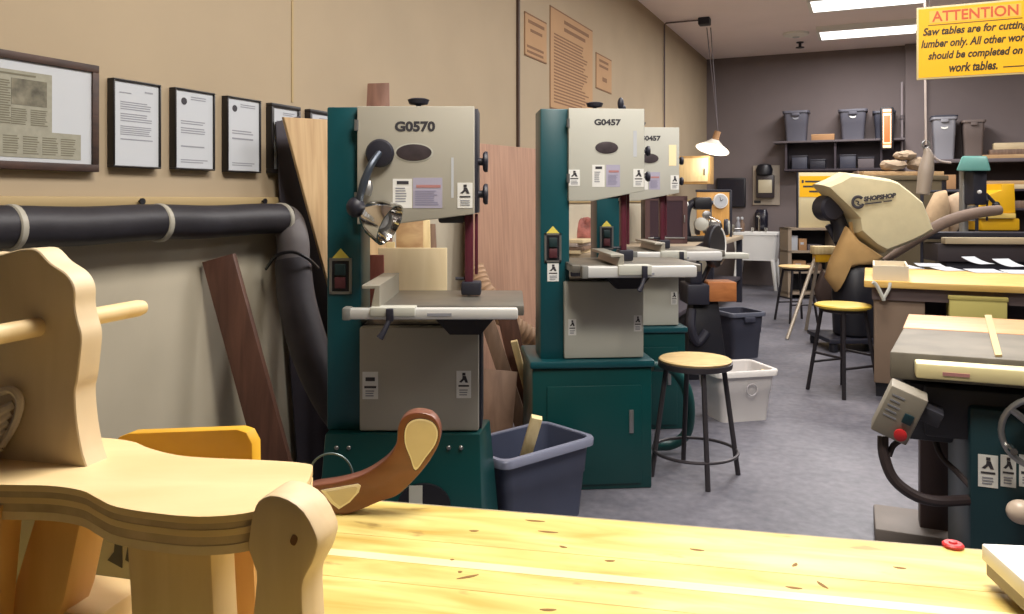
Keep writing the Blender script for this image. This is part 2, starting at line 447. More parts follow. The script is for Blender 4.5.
l = bpy.data.lights.new('lamp', 'POINT'); l.energy = 5; l.color = (1, .93, .8); l.shadow_soft_size = .1
lo = bpy.data.objects.new('lamp_light', l); COL.objects.link(lo); lo.parent = t; lo.location = (0, 0, -.2)

# ================================================================== LEFT WALL: frames, posters, duct
def wall_frame(px0, px1, zb, zt, wf, m_frame, label, content):
    y0, y1 = wl(px0, 150, .0).y, wl(px1, 150, .034).y
    t = thing('picture_frame', label, 'picture frame', (0, (y0 + y1) / 2, zb), 0, 'framed letters on the beige wall')
    w, h = y1 - y0, zt - zb
    f = MB()   # frame bars, in the y-z plane, standing .025 off the wall
    f.box(0, .034, -w / 2, w / 2, 0, wf, .002); f.box(0, .034, -w / 2, w / 2, h - wf, h, .002)
    f.box(0, .034, -w / 2, -w / 2 + wf, wf, h - wf, .002); f.box(0, .034, w / 2 - wf, w / 2, wf, h - wf, .002)
    f.obj('frame', m_frame, t)
    MB().box(.001, .026, -w / 2 + wf * .9, w / 2 - wf * .9, wf * .9, h - wf * .9).obj('backing', M_PAPER, t)
    content(t, w - 2 * wf, h - 2 * wf, wf)
    return t
XF = .0262
def yz_lines(mb, y0, y1, z0, z1, n, hf=.45, ragged=.2):
    dz = (z1 - z0) / n
    for i in range(n):
        zc = z1 - (i + .5) * dz
        mb.box(XF, XF + .0006, y0, y1 - (y1 - y0) * ragged * rnd.random(), zc - dz * hf / 2, zc + dz * hf / 2)
def letter(paras, head, seal):
    def c(t, w, h, wf):
        b = MB()
        for a, e, n in paras:
            b_ = MB(); yz_lines(b_, -w * .36, w * .36, wf + h * a, wf + h * e, n); b_.obj('printed_paragraph', M_GREYINK, t)
        if head: yz_lines(b, -w * .1, w * .38, wf + h * .88, wf + h * .94, 2)
        else:
            yz_lines(b, -w * .38, -w * .1, wf + h * .85, wf + h * .88, 1); b.obj('printed_address', M_GREYINK, t); b = MB(); yz_lines(b, w * .18, w * .38, wf + h * .88, wf + h * .92, 1)
        b.obj('printed_heading', M_GREYINK, t)
        if seal: MB().lathe([(w * .075, 0), (w * .075, .0008)], (XF, -w * .28, wf + h * .86), (1, 0, 0), 16).obj('letterhead_seal', M_INK, t)
    return c
def clipping(t, w, h, wf):
    MB().box(XF, XF + .0008, -w * .55 + w * .1, w * .18, wf + h * .28, wf + h * .9).obj('newspaper_clipping', M_NEWS, t)
    MB().box(XF, XF + .0012, -w * .34, w * .41, wf + h * .04, wf + h * .31).obj('newspaper_clipping', M_NEWS, t)
    MB().box(XF, XF + .0016, -w * .12, w * .14, wf + h * .56, wf + h * .82).obj('newspaper_photo', M_PHOTO, t)
    def col_(*a):
        b = MB(); yz_lines2(b, *a); b.obj('news_column', mat('news_ink', (112, 108, 92), .9), t)
    for a, e in ((-.4, -.26), (-.25, -.12)): col_(w * a, w * e, wf + h * .36, wf + h * .8, 18)
    for a, e in ((-.12, 0), (.02, .15)): col_(w * a, w * e, wf + h * .36, wf + h * .53, 8)
    for k in range(5): col_(w * (-.32 + k * .142), w * (-.2 + k * .142), wf + h * .07, wf + h * .26, 8)
    col_(-w * .42, w * .15, wf + h * .84, wf + h * .88, 1)
def yz_lines2(mb, y0, y1, z0, z1, n):
    dz = (z1 - z0) / n
    for i in range(n):
        zc = z1 - (i + .5) * dz
        mb.box(XF + .0012, XF + .0018, y0, y1 - (y1 - y0) * .2 * rnd.random(), zc - dz * .22, zc + dz * .22)
wall_frame(-62, 99.5, 1.445, 1.807, .025, M_FRAMEW, 'large dark wood frame holding newspaper clippings, at the left edge of the photo', clipping)
wall_frame(107, 161.5, 1.465, 1.776, .0065, M_FRAMEB, 'black framed typed letter next to the large newspaper frame', letter([(.66, .77, 4), (.52, .63, 4), (.36, .48, 5), (.3, .33, 1)], False, False))
wall_frame(169, 215.5, 1.467, 1.778, .0065, M_FRAMEB, 'black framed letter with a dark seal, second letter from the newspaper frame', letter([(.56, .62, 2), (.44, .53, 3), (.26, .3, 1), (.06, .12, 2)], True, True))
wall_frame(221.5, 261.5, 1.466, 1.778, .0065, M_FRAMEB, 'black framed letter with faint lines, third letter from the newspaper frame', letter([(.5, .57, 2), (.42, .47, 1), (.06, .12, 2)], True, True))
wall_frame(265.8, 301, 1.47, 1.778, .017, M_FRAMEB, 'thick black framed letter partly hidden by the dark leaning sheet', letter([(.5, .8, 8)], True, False))
wall_frame(304.5, 334, 1.47, 1.778, .017, M_FRAMEB, 'black framed sheet showing only its top above the leaning plywood', letter([(.5, .8, 8)], True, False))

def poster(px0, px1, zt, zb, label, rows):
    y0, y1 = wl(px0, 60).y, wl(px1, 60).y
    t = thing('wall_poster', label, 'poster', (0, (y0 + y1) / 2, zb), 0, 'tan text posters on the left wall')
    w, h = y1 - y0, zt - zb
    MB().box(.0005, .006, -w / 2, w / 2, 0, h).obj('sheet', M_POSTER, t)
    b = MB()
    bd = .012
    for (a0, a1, c0, c1) in ((-.5, .5, 0, 0), ):
        b.box(.006, .0066, -w / 2, w / 2, 0, bd); b.box(.006, .0066, -w / 2, w / 2, h - bd, h)
        b.box(.006, .0066, -w / 2, -w / 2 + bd, 0, h)
    for y_0, y_1, z_0, z_1, n in rows:
        dz = (z_1 - z_0) * h / n
        for i in range(n):
            zc = z_0 * h + (i + .5) * dz
            e = y_1 - (y_1 - y_0) * .22 * rnd.random()
            b.box(.006, .0068, w * y_0, w * e, zc - dz * .24, zc + dz * .24)
    b.obj('printed_text', M_POSTERI, t)
def zw(px, py): return wl(px, py).z
poster(524, 546, zw(524, 11), zw(524, 55), 'small tan notice beside the dark wall strip, first of the three posters', [(-.35, .4, .74, .9, 1), (-.25, .3, .56, .7, 1), (-.4, .4, .06, .3, 2)])
poster(549.5, 592, zw(549.5, 5), zw(549.5, 108), 'big tan poster full of text lines above the second bandsaw', [(-.2, .42, .8, .95, 2), (-.42, .4, .06, .76, 22)])
poster(595.5, 611, zw(595.5, 52), zw(595.5, 88), 'small square tan notice right of the big text poster', [(-.3, .4, .6, .9, 2), (-.1, .2, .2, .45, 1)])

# black duct along the wall
def duct():
    t = thing('duct_pipe', 'black ducting running along the wall below the frames and bending down', 'duct', (.09, wl(0, 225, .09).y, 1.268))
    y0, y1 = wl(-60, 225, .09).y, wl(283, 221, .09).y
    o = Vector(t.location)
    b = MB()
    n = 260
    pts = [(0, y0 + (y1 - y0) * i / n - o.y, .003 * math.sin(i * .06)) for i in range(n + 1)]
    b.tube(pts, [.0635 + .0009 * (i % 2) for i in range(n + 1)], 28)
    b.obj('straight_pipe', M_DUCT, t)
    for px in (11, 159, 281):
        y = wl(px, 225, .09).y - o.y
        MB().lathe([(.066, -.012), (.07, -.008), (.07, .008), (.066, .012)], (0, y, 0), (0, 1, 0), 24).obj('clamp_ring', M_COVER, t)
    A = Vector((.09, y1, 1.268))
    P = [A, A + Vector((.01, .06, -.005)), W(297, 238, A.y / .9128 * 0 + 3.5)]
    Z0 = (wl(290, 225, .1) - CAM).dot(FV)
    P = [A + Vector((0, .0, 0)), W(289, 224, Z0), W(293, 243, Z0 - .03), W(293, 262, Z0 - .05)]
    MB().tube([p - o for p in P], [.066, .068, .07, .07], 18, 6).obj('elbow', M_DUCTG, t)
    P = [W(293, 260, Z0 - .05), W(296, 295, Z0 - .08), W(304, 330, Z0 - .12), W(317, 368, Z0 - .15), W(336, 405, Z0 - .15), W(356, 430, Z0 - .1)]
    MB().tube([p - o for p in P], [.075, .08, .082, .082, .08, .078], 18, 10).obj('down_pipe', mat('worn_grey_duct', (66, 62, 68), .55, var=.2, scale=8), t)
    S = [W(266, 269, Z0 - .08), W(276, 256, Z0 - .16), W(292, 252, Z0 - .17), W(307, 258, Z0 - .14), W(318, 268, Z0 - .02)]
    MB().tube([p - o for p in S], .007, 6, 5).obj('strap', M_BLACK, t)
duct()
for px in (139, 262):
    q = wl(px, 202, .03)
    solo(MB().lathe([(.004, -.0), (.004, .012), (.012, .014), (.012, .02)], (0.03, q.y, 1.345), (1, 0, 0), 12), 'rail_screw', M_BLACK,
         'dark screw head on the wall rail %s' % ('above the middle of the duct' if px < 200 else 'near the duct elbow'), 'screw')

def leaning(pxpts, off, tilt, th, name, m, label, cat, group=None, zref=1.0):
    "sheet leaning on the left wall: plane x = off - tilt*(z - zref)"
    n = Vector((1, 0, tilt)).normalized()
    p0 = Vector((off, 0, zref))
    pts = [hit(px, py, p0, n) for px, py in pxpts]
    for p_ in pts: p_.z = max(p_.z, .002)
    return solo(MB().slab(pts, -n, th, .002, 1), name, m, label, cat, group)
leaning([(276, 122), (300, 116), (360, 300), (360, 520), (300, 520), (286, 300)], .046, .0, .008, 'dark_sheet', mat('charcoal_sheet', (58, 54, 62), .6, var=.1),
        'charcoal sheet leaning on the wall behind the duct elbow', 'sheet')
leaning([(284, 117), (352, 121), (446, 492), (380, 500)], .2, .04, .014, 'plywood_sheet', M_PLYW, 'tan plywood sheet leaning at a slant left of the first bandsaw', 'plywood')
leaning([(467, 142), (548, 150), (548, 420), (467, 440)], .12, .04, .014, 'plywood_sheet', M_PINKPLY, 'tall pinkish plywood sheet standing between the two front bandsaws', 'plywood')
def plank(a, b, w, th, wdir, name, m, label, cat='board', group=None):
    a, b = Vector(a), Vector(b)
    d = (b - a).normalized(); wd = Vector(wdir); wd = (wd - d * wd.dot(d)).normalized(); n = d.cross(wd).normalized()
    mb = MB()
    q = [wd * w / 2 + n * th / 2, -wd * w / 2 + n * th / 2, -wd * w / 2 - n * th / 2, wd * w / 2 - n * th / 2]
    mb.hexa([a + v for v in q], [b + v for v in q], .002)
    o = solo(mb, name, m, label, cat, group)
    lz = min(v.co.z for v in o.data.vertices) + o.location.z
    o.location.z -= lz if abs(lz) < .06 else 0
    return o
YD = (0, 1, 0)
plank(fl(296, 545), W(219, 262, 3.16), .125, .04, RV, 'brown_plank', M_BROWN, 'dark brown plank leaning on the wall below the duct')

plank(wl(384, 460, .16) * 1 - UP * wl(384, 460, .16).z, wl(377, 84, .04), .13, .02, RV, 'brown_plank', wood('rosy_brown_plank', (120, 86, 72), (146, 108, 92), (10, 10, 1.2)), 'brown board whose top pokes up behind the first bandsaw')
# pale panel and offcuts seen through the throat of the first bandsaw
def stand(px0, px1, py, Z, th, name, m, label, cat='board', group=None, lean=.0):
    a, b = (px0 - CX) / F * Z, (px1 - CX) / F * Z
    h = CH + (HY - py) / F * Z
    mb = MB().hexa([cc(a, Z, 0), cc(b, Z, 0), cc(b, Z + th, 0), cc(a, Z + th, 0)], [cc(a + lean, Z, h), cc(b + lean, Z, h), cc(b + lean, Z + th, h), cc(a + lean, Z + th, h)], .003)
    return solo(mb, name, m, label, cat, group)
stand(378, 447, 248, 3.6, .018, 'plywood_board', M_CREAM, 'cream plywood panel standing behind the first bandsaw table')
stand(396, 423, 219, 3.66, .02, 'wood_offcut', M_LUMBER, 'wide tan offcut standing behind the cream panel', 'board', 'offcuts behind the first bandsaw', .0)
stand(424, 436, 220, 3.69, .03, 'wood_offcut', M_PINE, 'pale narrow offcut standing behind the cream panel', 'board', 'offcuts behind the first bandsaw', -.03)
stand(438, 448, 224, 3.73, .03, 'wood_offcut', M_DULLW, 'brown narrow offcut beside the maroon blade guard', 'board', 'offcuts behind the first bandsaw', -.06)
stand(386, 394.5, 242, 3.63, .02, 'wood_offcut', M_PINE, 'pale strip standing under the chrome lamp', 'board', 'offcuts behind the first bandsaw', .0)
stand(371, 388, 255, 3.52, .02, 'wood_offcut', M_REDWOOD, 'red-brown board end standing beside the first bandsaw column', 'board', 'offcuts behind the first bandsaw', -.02)
# planks between the front bandsaws
plank(fl(531, 455), W(487, 322, 4.25), .075, .03, RV, 'leaning_plank', M_DULLW, 'brown plank leaning right of the first bandsaw, nearest its grey cover', group='planks between the bandsaws')
plank(fl(536, 450), W(507, 318, 4.32), .1, .03, RV, 'leaning_plank', M_BROWN, 'dark brown plank leaning behind the slate tote', group='planks between the bandsaws')
plank(fl(541, 445), W(514, 342, 4.2), .035, .02, RV, 'leaning_plank', M_PINE, 'yellow strip leaning beside the green cabinet of the second bandsaw', group='planks between the bandsaws')
plank(fl(492, 470), W(501, 372, 4.1), .17, .02, RV, 'leaning_plank', wood('wide_brown_board', (112, 86, 70), (134, 106, 88), (8, 8, 1.5)), 'wide short brown board low behind the slate tote', group='planks between the bandsaws')
b = MB(); P = [W(474, 268, 4.7), W(482, 288, 4.65), W(497, 310, 4.62), (W(516, 328, 4.62)), W(538, 342, 4.65), W(556, 352, 4.7)]
b.tube(P, .04, 14, 12)
bm_pts = b
o = MB()
q = []
for i in range(len(P) - 1):
    for j in range(14):
        q.append(Vector(P[i]).lerp(Vector(P[i + 1]), j / 14))
b2 = MB(); b2.tube(q, [.058 + (.006 if i % 3 == 0 else 0) for i in range(len(q))], 16)
b.bm.free(); o.bm.free()
t = solo(b2, 'flexible_hose', M_FLEX, 'ribbed beige dust hose sagging between the two front bandsaws', 'hose')
# ================================================================== BANDSAWS
def warn_sticker(name, root, x0, x1, z0, z1, y, fig=True):
    s = MB().box(x0, x1, y - .0016, y, z0, z1).obj(name, M_WHITE, root)
    w, h = x1 - x0, z1 - z0
    b = MB()
    if fig:   # a small striding figure
        cx, cz = (x0 + x1) / 2, z0 + h * .74
        b.box(cx - w * .1, cx + w * .12, y - .0026, y - .0016, cz + h * .09, cz + h * .19)
        b.prism([(cx - w * .08, cz + h * .08), (cx + w * .14, cz + h * .07), (cx + w * .3, cz - h * .17), (cx + w * .12, cz - h * .17), (cx + w * .02, cz - h * .07), (cx - w * .16, cz - h * .17), (cx - w * .32, cz - h * .15), (cx - w * .1, cz - h * .03)], y - .0026, y - .0016)
        b.box(x0 + w * .14, x1 - w * .14, y - .0026, y - .0016, z0 + h * .42, z0 + h * .48)
    else:
        b.box(x0 + w * .2, x1 - w * .2, y - .0026, y - .0016, z0 + h * .66, z0 + h * .8)
        b.box(x0 + w * .12, x1 - w * .12, y - .0026, y - .0016, z0 + h * .4, z0 + h * .48)
    b.obj('printed_marks', M_INK, s)
    c = MB(); lines(c, x0 + w * .2, x1 - w * .15, z0 + h * .08, z0 + h * .34, 3, y - .0016)
    c.obj('fine_print', M_GREYINK, s)
    return s
def knob(root, name, c, axis, r=.02, l=.035):
    return MB().lathe([(r * .35, 0), (r * .35, l * .45), (r * .8, l * .5), (r, l * .7), (r * .95, l), (r * .3, l * 1.05)], c, axis, 14).obj(name, M_NAVY, root)
def bandsaw(fr, rot, label, sp):
    t = thing('bandsaw', label, 'bandsaw', fr.loc(), YAW + rot, 'green and grey bandsaws')
    X, Z = fr.x, fr.z
    cx0, cx1 = X(sp['col'][0]), X(sp['col'][1])
    top = Z(sp['top']); base_top = Z(sp['base_top'])
    ux1 = X(sp['cov'][1]); lx1 = X(sp['low'][1]); lx0 = X(sp['low'][0])
    # column
    MB().box(cx0, cx1 + .01, .0, .2, base_top, top, .006).obj('column', sp['mcol'], t)
    # wheel housings behind the doors, then the doors
    zl, zr = Z(sp['cov_bl']), Z(sp['cov_br'])
    pol = [(cx1 - .005, top - .004), (ux1 + .012, top - .004), (ux1 + .012, zr + .004), (cx1 + (ux1 - cx1) * .3, zl), (cx1 - .005, zl)]
    MB().prism(pol, .015, .19, .005).obj('wheel_housing', M_NAVY, t)
    pol = [(cx1 + .002, top), (ux1, top), (ux1, zr), (cx1 + (ux1 - cx1) * .32, zl), (cx1 + .002, zl)]
    cov = MB().prism(pol, -.03, .02, .006).obj('upper_cover', sp['mcov'], t)
    MB().box(lx0, lx1 + .01, .015, .19, base_top, Z(sp['low_t']) + .004, .005).obj('wheel_housing', M_NAVY, t)
    low = MB().box(lx0, lx1, -.03, .02, base_top + .005, Z(sp['low_t']), .006).obj('lower_cover', sp['mcov'], t)
    for zz in (top - .07, zr + .06):
        MB().cyl((cx1, -.03, zz - .02), (cx1, -.03, zz + .02), .008, seg=10).obj('hinge', M_STEEL, t)
    for kx, kz in sp['side_knobs']:
        knob(t, 'side_knob', (ux1 + .012, .06, Z(kz)), (1, 0, 0), sp.get('kr', .03), .035)
    kx = X(sp['top_knob'])
    kb = MB(); kb.lathe([(.01, 0), (.01, .02), (.035, .024), (.042, .04), (.03, .045), (.01, .045)], (kx, .08, top - .004), (0, 0, 1), 16); kb.obj('tension_knob', M_NAVY, t)
    # badge, name, labels on the upper door
    yf = -.03
    n0, n1, m0, m1 = sp['name_box']
    text(sp['name'], 'model_lettering', M_INK, cov, X(n0), X(n1), Z(m1), Z(m0), yf, 0, .045)
    o = sp['oval']
    c = (X(o[0]), yf - .002, Z(o[1]))
    rg = lambda a, bq, y: [Vector((c[0] + a * math.cos(u), y, c[2] + bq * math.sin(u))) for u in [2 * math.pi * k / 32 for k in range(32)]]
    rx, rz = o[2] * fr.Z / F, o[3] * fr.Z / F
    MB().loft([rg(rx * 1.1, rz * 1.15, yf), rg(rx * 1.1, rz * 1.15, yf - .0015)]).obj('badge_rim', M_COVER2, cov)
    MB().loft([rg(rx, rz, yf), rg(rx, rz, yf - .003), rg(rx * .85, rz * .8, yf - .004)]).obj('badge', M_OVAL, cov)
    a = sp['info']
    s1 = MB().box(X(a[0]), X(a[1]), yf - .0012, yf, Z(a[3]), Z(a[2])).obj('info_label', M_WHITE, cov)
    b = MB(); lines(b, X(a[0]) + .01, X(a[1]) - .02, Z(a[3]) + .02, Z(a[2]) - .03, 6, yf - .0012); b.obj('fine_print', M_GREYINK, s1)
    b = MB(); b.box(X(a[0]) + .015, X(a[1]) - .012, yf - .0024, yf - .0012, Z(a[2]) - .02, Z(a[2]) - .008); b.obj('heading', M_INK, s1)
    a = sp['info2']
    s1 = MB().box(X(a[0]), X(a[1]), yf - .0012, yf, Z(a[3]), Z(a[2])).obj('safety_label', M_LAV, cov)
    b = MB(); lines(b, X(a[0]) + .008, X(a[1]) - .008, Z(a[3]) + .01, Z(a[2]) - .045, 8, yf - .0012); b.obj('fine_print', mat('lavender_ink', (146, 144, 168), .8), s1)
    b = MB(); b.box(X(a[0]) + .012, X(a[1]) - .006, yf - .0024, yf - .0012, Z(a[2]) - .036, Z(a[2]) - .026); b.obj('heading', M_REDINK, s1)
    for a in sp['warn_up']: warn_sticker('warning_label', cov, X(a[0]), X(a[1]), Z(a[3]), Z(a[2]), yf, a[4])
    for a in sp['warn_low']: warn_sticker('warning_label', low, X(a[0]), X(a[1]), Z(a[3]), Z(a[2]), yf, a[4])
    a = sp['scale']
    MB().box(X(a[0]), X(a[1]), yf - .001, yf + .001, Z(a[3]), Z(a[2])).obj('tension_window', sp['mwin'], cov)
    # switch on the column
    a = sp['switch']
    sw = MB()
    x0, x1, z0, z1 = X(a[0]), X(a[1]), Z(a[3]), Z(a[2]); r = (x1 - x0) * .12
    sw.box(x0, x1, -.006, 0, z0, z0 + r); sw.box(x0, x1, -.006, 0, z1 - r, z1); sw.box(x0, x0 + r, -.006, 0, z0, z1); sw.box(x1 - r, x1, -.006, 0, z0, z1)
    so = sw.obj('switch_frame', M_STEEL, t)
    MB().box(x0 + r, x1 - r, -.004, 0, z0 + r, z1 - r).obj('switch_plate', M_BLACK, so)
    MB().box(x0 + r * 2.2, x1 - r * 2.2, -.014, -.004, (z0 + z1) / 2 + .004, z1 - r * 2.2, .002).obj('start_button', mat('dark_green_button', (20, 44, 46), .5), so)
    MB().box(x0 + r * 2.2, x1 - r * 2.2, -.014, -.004, z0 + r * 2.2, (z0 + z1) / 2 - .004, .002).obj('stop_button', mat('dull_red_button', (78, 34, 40), .5), so)
    MB().prism([(x0 + r, z1), (x1 - r, z1), ((x0 + x1) / 2, z1 + (x1 - x0) * .42)], -.002, 0).obj('warning_triangle', M_YSTICK, so)
    if 'col_label' in sp:
        a = sp['col_label']; warn_sticker('warning_label', t, X(a[0]), X(a[1]), Z(a[3]), Z(a[2]), 0, True)
    # blade guard, guide post, blade
    a = sp['post']
    px0_, px1_ = X(a[0]), X(a[1]); zt, zb = Z(a[2]), Z(a[3])
    MB().box(px0_, px1_, .03, .075, zb, zt, .006).obj('blade_guard', M_MAROON, t)
    MB().box(px1_ + .006, px1_ + .018, .05, .07, zb + .06, zt, .003).obj('guide_post', M_MAROON, t)
    g = MB(); g.box(px0_ - .012, px1_ + .03, .02, .09, zb - .015, zb + .035, .006); g.cyl((px0_ - .035, .05, zb + .045), (px0_, .05, zb + .045), .006, seg=8)
    g.obj('blade_guide', M_NAVY, t)
    g = MB(); g.box(px0_ - .1, px0_ - .0, .05, .12, zt - .035, zt + .02, .01); g.obj('guide_bracket', M_NAVY, t)
    tz = sp['table_z']
    MB().box((px0_ + px1_) / 2 - .006, (px0_ + px1_) / 2 + .006, .05, .052, base_top + .1, zb).obj('blade', M_STEEL, t)
    # table, trunnion, rail, fence
    tb = sp['table']
    tx0, tx1 = X(tb[0], tb[2]), X(tb[1], tb[2])
    MB().box(tx0, tx1, tb[2], tb[3], tz - .035, tz, .005).obj('table', M_IRON, t)
    mx = (px0_ + px1_) / 2
    tr = MB(); tr.prism([(mx - .14, tz - .035), (mx + .12, tz - .035), (mx + .05, tz - .12), (mx - .06, tz - .12)], -.1, .15); tr.obj('trunnion', M_NAVY, t)
    rl = sp['rail']; yr = tb[2] - .035
    rx0, rx1, rz1, rz0 = X(rl[0], yr), X(rl[1], yr), Z(rl[2], yr), Z(rl[3], yr)
    ro = MB().box(rx0, rx1, yr - .03, yr + .015, rz0, rz1, .008).obj('fence_rail', M_ALU, t)
    MB().box(rx0 - .004, rx0 + .025, yr - .033, yr + .018, rz0 - .003, rz1 + .003, .006).obj('rail_cap', mat('rail_cap_grey', (120, 120, 116), .5), ro)
    ms = MB(); ms.box(rx0 + (rx1 - rx0) * .48, rx0 + (rx1 - rx0) * .62, yr - .032, yr - .03, rz0 + .012, rz0 + .022); ms.obj('printed_scale', M_GREYINK, ro)
    fe = sp['fence']
    fx0 = X(fe[0], yr); fw = .06
    fo = MB().prism([(fx0, rz1 + .002), (fx0 + .03, rz1 + .002), (fx0 + .03, tz + fe[1]), (fx0 - .03, tz + fe[1]), (fx0 - .03, tz + fe[1] - .012), (fx0 + .012, tz + fe[1] - .012)], yr - .02, tb[3] - .06, .002, 1).obj('fence', mat('fence_grey', (164, 160, 148), .4, .3), t)
    fb = MB().box(fx0 + .0, fx0 + .15, yr - .045, yr + .02, rz0 + .012, rz1 + .006, .004).obj('fence_carriage', M_COVER2, t)
    lv = MB(); lv.box(X(sp['lever'], yr) - .012, X(sp['lever'], yr) + .012, yr - .06, yr - .04, rz0 - .002, rz1 + .003, .003)
    lv.tube([(X(sp['lever'], yr), yr - .05, rz0 + .005), (X(sp['lever'], yr) - .015, yr - .065, rz0 - .03), (X(sp['lever'], yr) - .03, yr - .07, rz0 - .055)], [.008, .009, .012], 10)
    lv.obj('fence_lever', M_NAVY, t)
    sp['base'](t, fr, base_top)
    return t
# ---- the nearest one: folded trapezoid stand and a chrome work lamp
fr1 = FR(400, 2.95)
def base1(t, fr, bt):
    X = fr.x
    b = MB()
    x0, x1, X0, X1 = X(328), X(481), X(318), X(492)
    b.hexa([(X0, -.08, 0), (X(484, -.08), -.08, 0), (X(502, .17), .17, 0), (X0, .17, 0)], [(x0, -.05, bt), (X(480, -.05), -.05, bt), (X(490, .15), .15, bt), (x0, .15, bt)], .008)
    b.obj('stand', M_GREEN, t)
    bo = MB()
    for px in (340, 352, 450, 462):
        bo.lathe([(.008, 0), (.008, .004), (.005, .007)], (X(px), -.055, fr.z(443)), (0, -1, 0), 10)
    bo.obj('bolt_heads', M_STEEL, t)
    # arched opening low on the front
    c = Vector((X(424, -.07), -.071, fr.z(505, -.07))); rr = X(450) - X(424)
    pts = [(c.x + rr * math.cos(a), c.z + rr * .8 * math.sin(a)) for a in [math.pi * k / 14 for k in range(15)]]
    MB().prism(pts, -.076, -.06).obj('arched_recess', M_BLACK, t)
    MB().box(c.x - rr * .55, c.x - rr * .05, -.08, -.076, c.z, c.z + rr * .75).obj('white_reflection', M_COVER2, t)  # white reflection on the dark arch, painted as a flat pale patch
spec1 = dict(col=(327, 358), cov=(358, 474.5), low=(361, 479), top=107, cov_bl=224, cov_br=214, low_t=326, base_top=430, mcol=M_TEAL, mcov=M_COVER,
    side_knobs=((0, 161), (0, 194)), top_knob=416, name='G0570', name_box=(396, 436, 122, 132.5), oval=(415, 153, 17.5, 8.2),
    info=(394, 413, 179, 208), info2=(414, 443, 178, 208), warn_up=((458, 473, 183, 208, True),), warn_low=((364, 379.5, 370, 397, False), (457, 471.5, 369, 396, True)),
    scale=(451.8, 454.2, 158, 198), mwin=M_PAPER, switch=(329.5, 352, 258, 294), post=(464, 472.5, 214, 292), table_z=1.35 - 98 * 3.3 / 800 - .01, table=(376, 524, -.22, .24),
    rail=(345, 518, 307.5, 318.5), fence=(372, .075), lever=392, base=base1, kr=.04)
spec1['table_z'] = CH + (HY - 305.5) / F * 2.73
saw1 = bandsaw(fr1, 0., 'nearest bandsaw, lettered G0570, teal column and chrome work lamp', spec1)
X, Z = fr1.x, fr1.z
ln = MB().lathe([(.05, 0), (.052, .02), (.045, .032), (.02, .036)], (X(382), -.03, Z(154)), (0, -1, 0), 24).obj('lamp_mount', M_NAVY, saw1)
MB().tube([(X(382), -.062, Z(154)), (X(376), -.1, Z(166)), (X(370), -.11, Z(182)), (X(366), -.11, Z(196)), (X(363), -.1, Z(206))], [.012, .013, .015, .013, .014], 10, 4).obj('lamp_arm', mat('lamp_arm_grey', (70, 78, 90), .4, .5), ln)
MB().ball((X(361), -.1, Z(207)), .034, (1, 1, 1.1), 12).obj('lamp_joint', M_NAVY, ln)
q = Vector((X(372), -.1, Z(212)))
MB().lathe([(.02, -.02), (.045, .0), (.068, .04), (.078, .085), (.08, .1), (.074, .1), (.06, .045)], q, (.82, -.25, -.42), 24).obj('lamp_shade', M_CHROME, ln)
MB().ball(q + Vector((.82, -.25, -.42)) * .055, .035, (1, 1, 1), 12).obj('lamp_bulb', M_PAPER, ln)
MB().tube([(X(370), -.05, Z(183)), (X(371), -.06, Z(189)), (X(369), -.06, Z(195))], .018, 8).obj('spring_coil', M_STEEL, ln)

# ---- second and third: same machine on a cabinet
fr2 = FR(590, 3.78)
def base2(t, fr, bt):
    X, Z = fr.x, fr.z
    x0, x1 = X(530.5), X(650)
    b = MB()
    b.box(x0, x1, -.055, .36, .0, bt - .03, .008); b.obj('cabinet', M_GREEN, t)
    MB().box(x0 - .012, x1 + .012, -.07, .37, bt - .035, bt, .01).obj('cabinet_top', M_TEAL, t)
    d = MB().box(X(545), X(639), -.064, -.055, Z(480), Z(383), .003).obj('cabinet_door', M_GREEN, t)
    MB().box(X(626.5), X(631), -.07, -.064, Z(430), Z(407), .002).obj('door_latch', M_STEEL, d)
spec2 = dict(col=(540, 567), cov=(565.5, 644), low=(563, 643), top=109, cov_bl=201, cov_br=191, low_t=281, base_top=358, mcol=M_TEAL, mcov=M_COVER2,
    side_knobs=((0, 150), (0, 176)), top_knob=598, name='G0457', name_box=(593, 620, 119.5, 126), oval=(605.5, 148, 11.5, 6),
    info=(591, 603.5, 165, 187), info2=(605, 619, 165, 187), warn_up=((567.5, 578.5, 170, 186, True), (632.5, 643, 169, 187, True)), warn_low=((567, 575, 318, 334, True), (633, 641, 315, 331, True)),
    scale=(632.5, 636, 131, 157), mwin=M_PAPER, switch=(544, 561, 233, 262), col_label=(547, 558.5, 263, 281), post=(623, 629, 191, 258), table_z=0, table=(568, 700, -.2, .26),
    rail=(577, 693, 266, 277.5), fence=(612, .05), lever=638, base=base2, kr=.025)
spec2['table_z'] = CH + (HY - 265) / F * 3.58
saw2 = bandsaw(fr2, RAD(5), 'second bandsaw, lettered G0457, on a dark green cabinet beside the stool', spec2)
saw3 = dup(saw2, cc((636.0 - CX) / F * 4.75, 4.75, 0), YAW + RAD(5), 'third bandsaw, half hidden behind the second one, with a pale painted reflection on its cover')
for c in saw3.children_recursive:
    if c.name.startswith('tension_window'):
        c.data = c.data.copy(); c.data.materials.clear(); c.data.materials.append(mat('painted_reflection', (255, 232, 186), .4)); c['label'] = 'tension window widened as a pale painted reflection'  # bright reflection on the cover, painted as a pale widened strip
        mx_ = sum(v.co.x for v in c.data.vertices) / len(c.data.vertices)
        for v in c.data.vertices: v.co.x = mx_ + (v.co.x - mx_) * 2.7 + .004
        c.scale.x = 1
kb = MB(); X, Z = fr2.x, fr2.z
kb.cyl((X(626), .1, Z(109)), (X(626), .1, Z(98)), .01, seg=10); kb.ball((X(626), .1, Z(101)), .02, (.8, .8, 1.6), 10); kb.ball((X(628.5), .1, Z(105)), .014, (1, .8, 1), 8)
kb.obj('tension_crank', M_NAVY, saw2)
